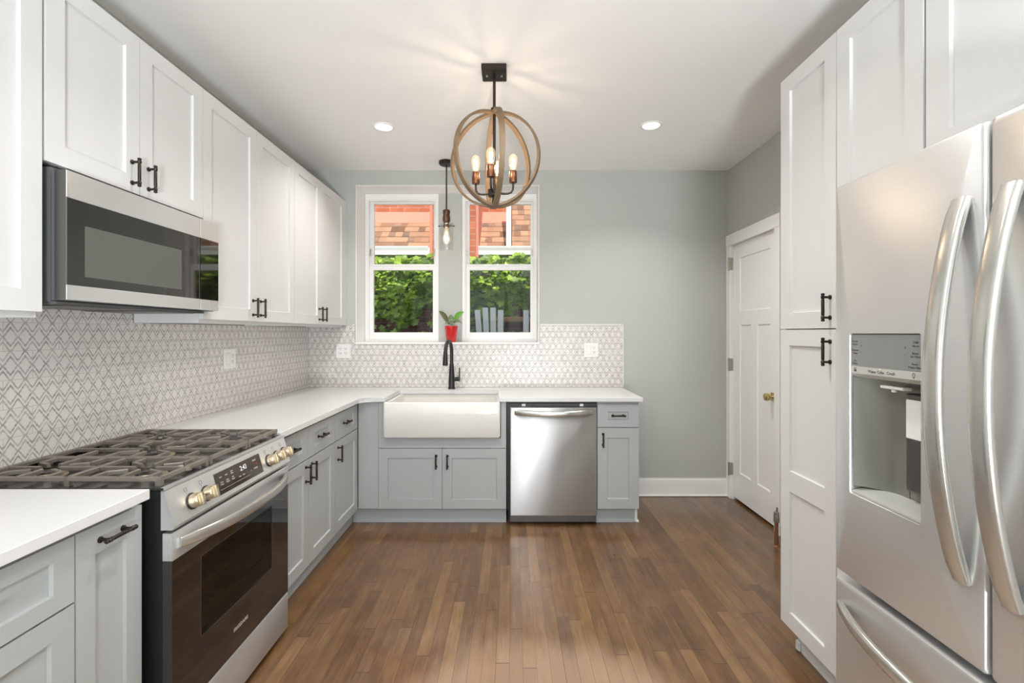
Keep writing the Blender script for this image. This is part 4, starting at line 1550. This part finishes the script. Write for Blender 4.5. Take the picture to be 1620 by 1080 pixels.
obj('side_flashing', b, 'flash', o)
b = B()
for x0, x1 in ((-4.0, -1.05), (-0.42, 4.0)):
    pf = [(YN - 0.16, 2.455), (YN - 0.165, 2.44), (YN - 0.15, 2.40), (YN - 0.15, 2.35), (YN - 0.03, 2.33), (YN - 0.03, 2.46), (YN - 0.04, 2.46), (YN - 0.04, 2.345), (YN - 0.14, 2.36), (YN - 0.145, 2.455)]
    b.rings([[(x, y, z) for y, z in pf] for x in (x0, x1)])
tag(obj('rain_gutter', b, 'gutter'), 'white rain gutter along the eave of the neighbouring house', 'gutter')
b = B(); b.tube([(-0.042, YN - 0.06, 2.44), (-0.042, YN - 0.04, 3.8)], 1.0, 12, flat=(0.03, 0.034, (0, 1, 0), 0.4))
tag(obj('downspout', b, 'gutter'), 'white downspout running down the shingle roof into the gutter', 'downspout')

# ivy: lobed leaves overlapping like shingles down the wall
LOBE = [(0, -0.02), (0.25, -0.12), (0.52, 0.02), (0.38, 0.26), (0.6, 0.55), (0.28, 0.58), (0, 1.0), (-0.28, 0.58), (-0.6, 0.55), (-0.38, 0.26), (-0.52, 0.02), (-0.25, -0.12)]
b = B()
rnd = random.Random(3)
def add_leaf(x, y, z, s, tilt, roll, yaw):
    Mx = Matrix.Translation((x, y, z)) @ Matrix.Rotation(yaw, 4, 'Z') @ Matrix.Rotation(tilt, 4, 'X') @ Matrix.Rotation(roll, 4, 'Z')
    vs = []
    for (lx, ly) in LOBE:
        p = Mx @ Vector((lx * s, ly * s, -0.12 * s * abs(lx) - 0.1 * s * ly * ly))
        vs.append(b.bm.verts.new(p))
    ctr = b.bm.verts.new(Mx @ Vector((0, 0.15 * s, 0.02 * s)))
    for i in range(12): b.bm.faces.new([ctr, vs[i], vs[(i + 1) % 12]])
n = 0
while n < 5200:
    x = rnd.uniform(-2.6, 1.5); z = rnd.uniform(1.0, 2.36)
    edge = 1.60 + 0.10 * math.sin(x * 5.1) + 0.07 * math.sin(x * 11.3 + 1)
    if z < edge and rnd.random() < (0.93 if z > 1.4 else 0.7): continue
    if z > 2.33 + 0.02 * math.sin(x * 17): continue
    thick = 0.08 + 0.14 * (z - 1.3) + 0.05 * math.sin(x * 9 + z * 7) * math.sin(z * 13 + x * 3)
    y = YN - max(0.03, thick * rnd.random() + 0.035)
    if -1.08 < x < -0.42 and z > 2.0: y -= 0.07
    add_leaf(x, y, z, rnd.uniform(0.055, 0.10), math.radians(rnd.uniform(-150, -110)), math.radians(rnd.uniform(-40, 40)) , math.radians(rnd.uniform(-30, 30)))
    n += 1
for k in range(700):
    x = rnd.uniform(-2.6, 1.5)
    add_leaf(x, YN - rnd.uniform(0.04, 0.27), 2.22 + rnd.uniform(-0.1, 0.09), rnd.uniform(0.05, 0.09), math.radians(rnd.uniform(-150, -60)), rnd.uniform(-1.5, 1.5), rnd.uniform(-0.8, 0.8))
tag(obj('climbing_ivy', b, 'ivy'), 'green climbing ivy covering the neighbouring brick wall outside the windows', 'ivy', None, 'stuff')

# timber rail and two small chairs in the side yard
b = B(); b.box(-0.20, 1.6, YN - 0.36, YN - 0.30, 1.505, 1.565, 0.006); b.box(1.2, 1.27, YN - 0.36, YN - 0.30, GZ, 1.505); b.box(-0.18, -0.11, YN - 0.36, YN - 0.30, GZ, 1.505)
tag(obj('timber_rail', b, 'plank'), 'weathered timber rail outside the right window in front of the ivy', 'rail')


def patio_chair(x, y, rz_, label):
    c = thing('patio_chair', (0, 0, 0), label, 'chair', 'pale slatted chairs outside')
    zb = 0.40
    for k in range(4):
        b = B(); u = -0.105 + 0.07 * k
        f = 0.022 * (k - 1.5)
        b.rings([[(u - 0.032 + f * t, yb, z), (u + 0.032 + f * t, yb, z), (u + 0.032 + f * t, yb + 0.014, z), (u - 0.032 + f * t, yb + 0.014, z)] for t, yb, z in ((0, 0.0, zb - 0.05), (1, 0.2, zb + 0.62 + 0.03 * (1.5 - abs(k - 1.5))))])
        obj('back_slat', b, 'chairw', c)
    b = B(); b.box(-0.14, 0.14, -0.36, -0.001, zb - 0.04, zb - 0.02); obj('seat', b, 'chairw', c)
    for sx in (-0.16, 0.16):
        b = B(); b.box(sx - 0.03, sx + 0.02, -0.38, 0.03, zb + 0.17, zb + 0.19, 0.004); obj('armrest', b, 'chairw', c)
        for y_ in (-0.34, 0.01):
            b = B(); b.box(sx - 0.018, sx + 0.018, y_ - 0.018, y_ + 0.018, 0, zb + 0.17); obj('leg', b, 'chairw', c)
    c.location = (x, y, GZ)
    c.rotation_euler = (0, 0, rz_)
    return c
for args in ((-0.24, 5.5, 0.15, 'pale slatted patio chair outside the right window, the left one'), (0.26, 5.5, -0.2, 'pale slatted patio chair outside the right window, the right one')):
    patio_chair(*args)

# upper storey of this house: shades the lower part of the ivy wall
b = B(); b.box(XL - 0.5, XR + 2.5, 4.2, 4.42, ZC + 0.205, 3.6); b.box(XL - 0.5, XR + 2.5, 4.35, 4.55, 3.6, 3.72)
obj('wall_upper', b, 'house', kind=st)
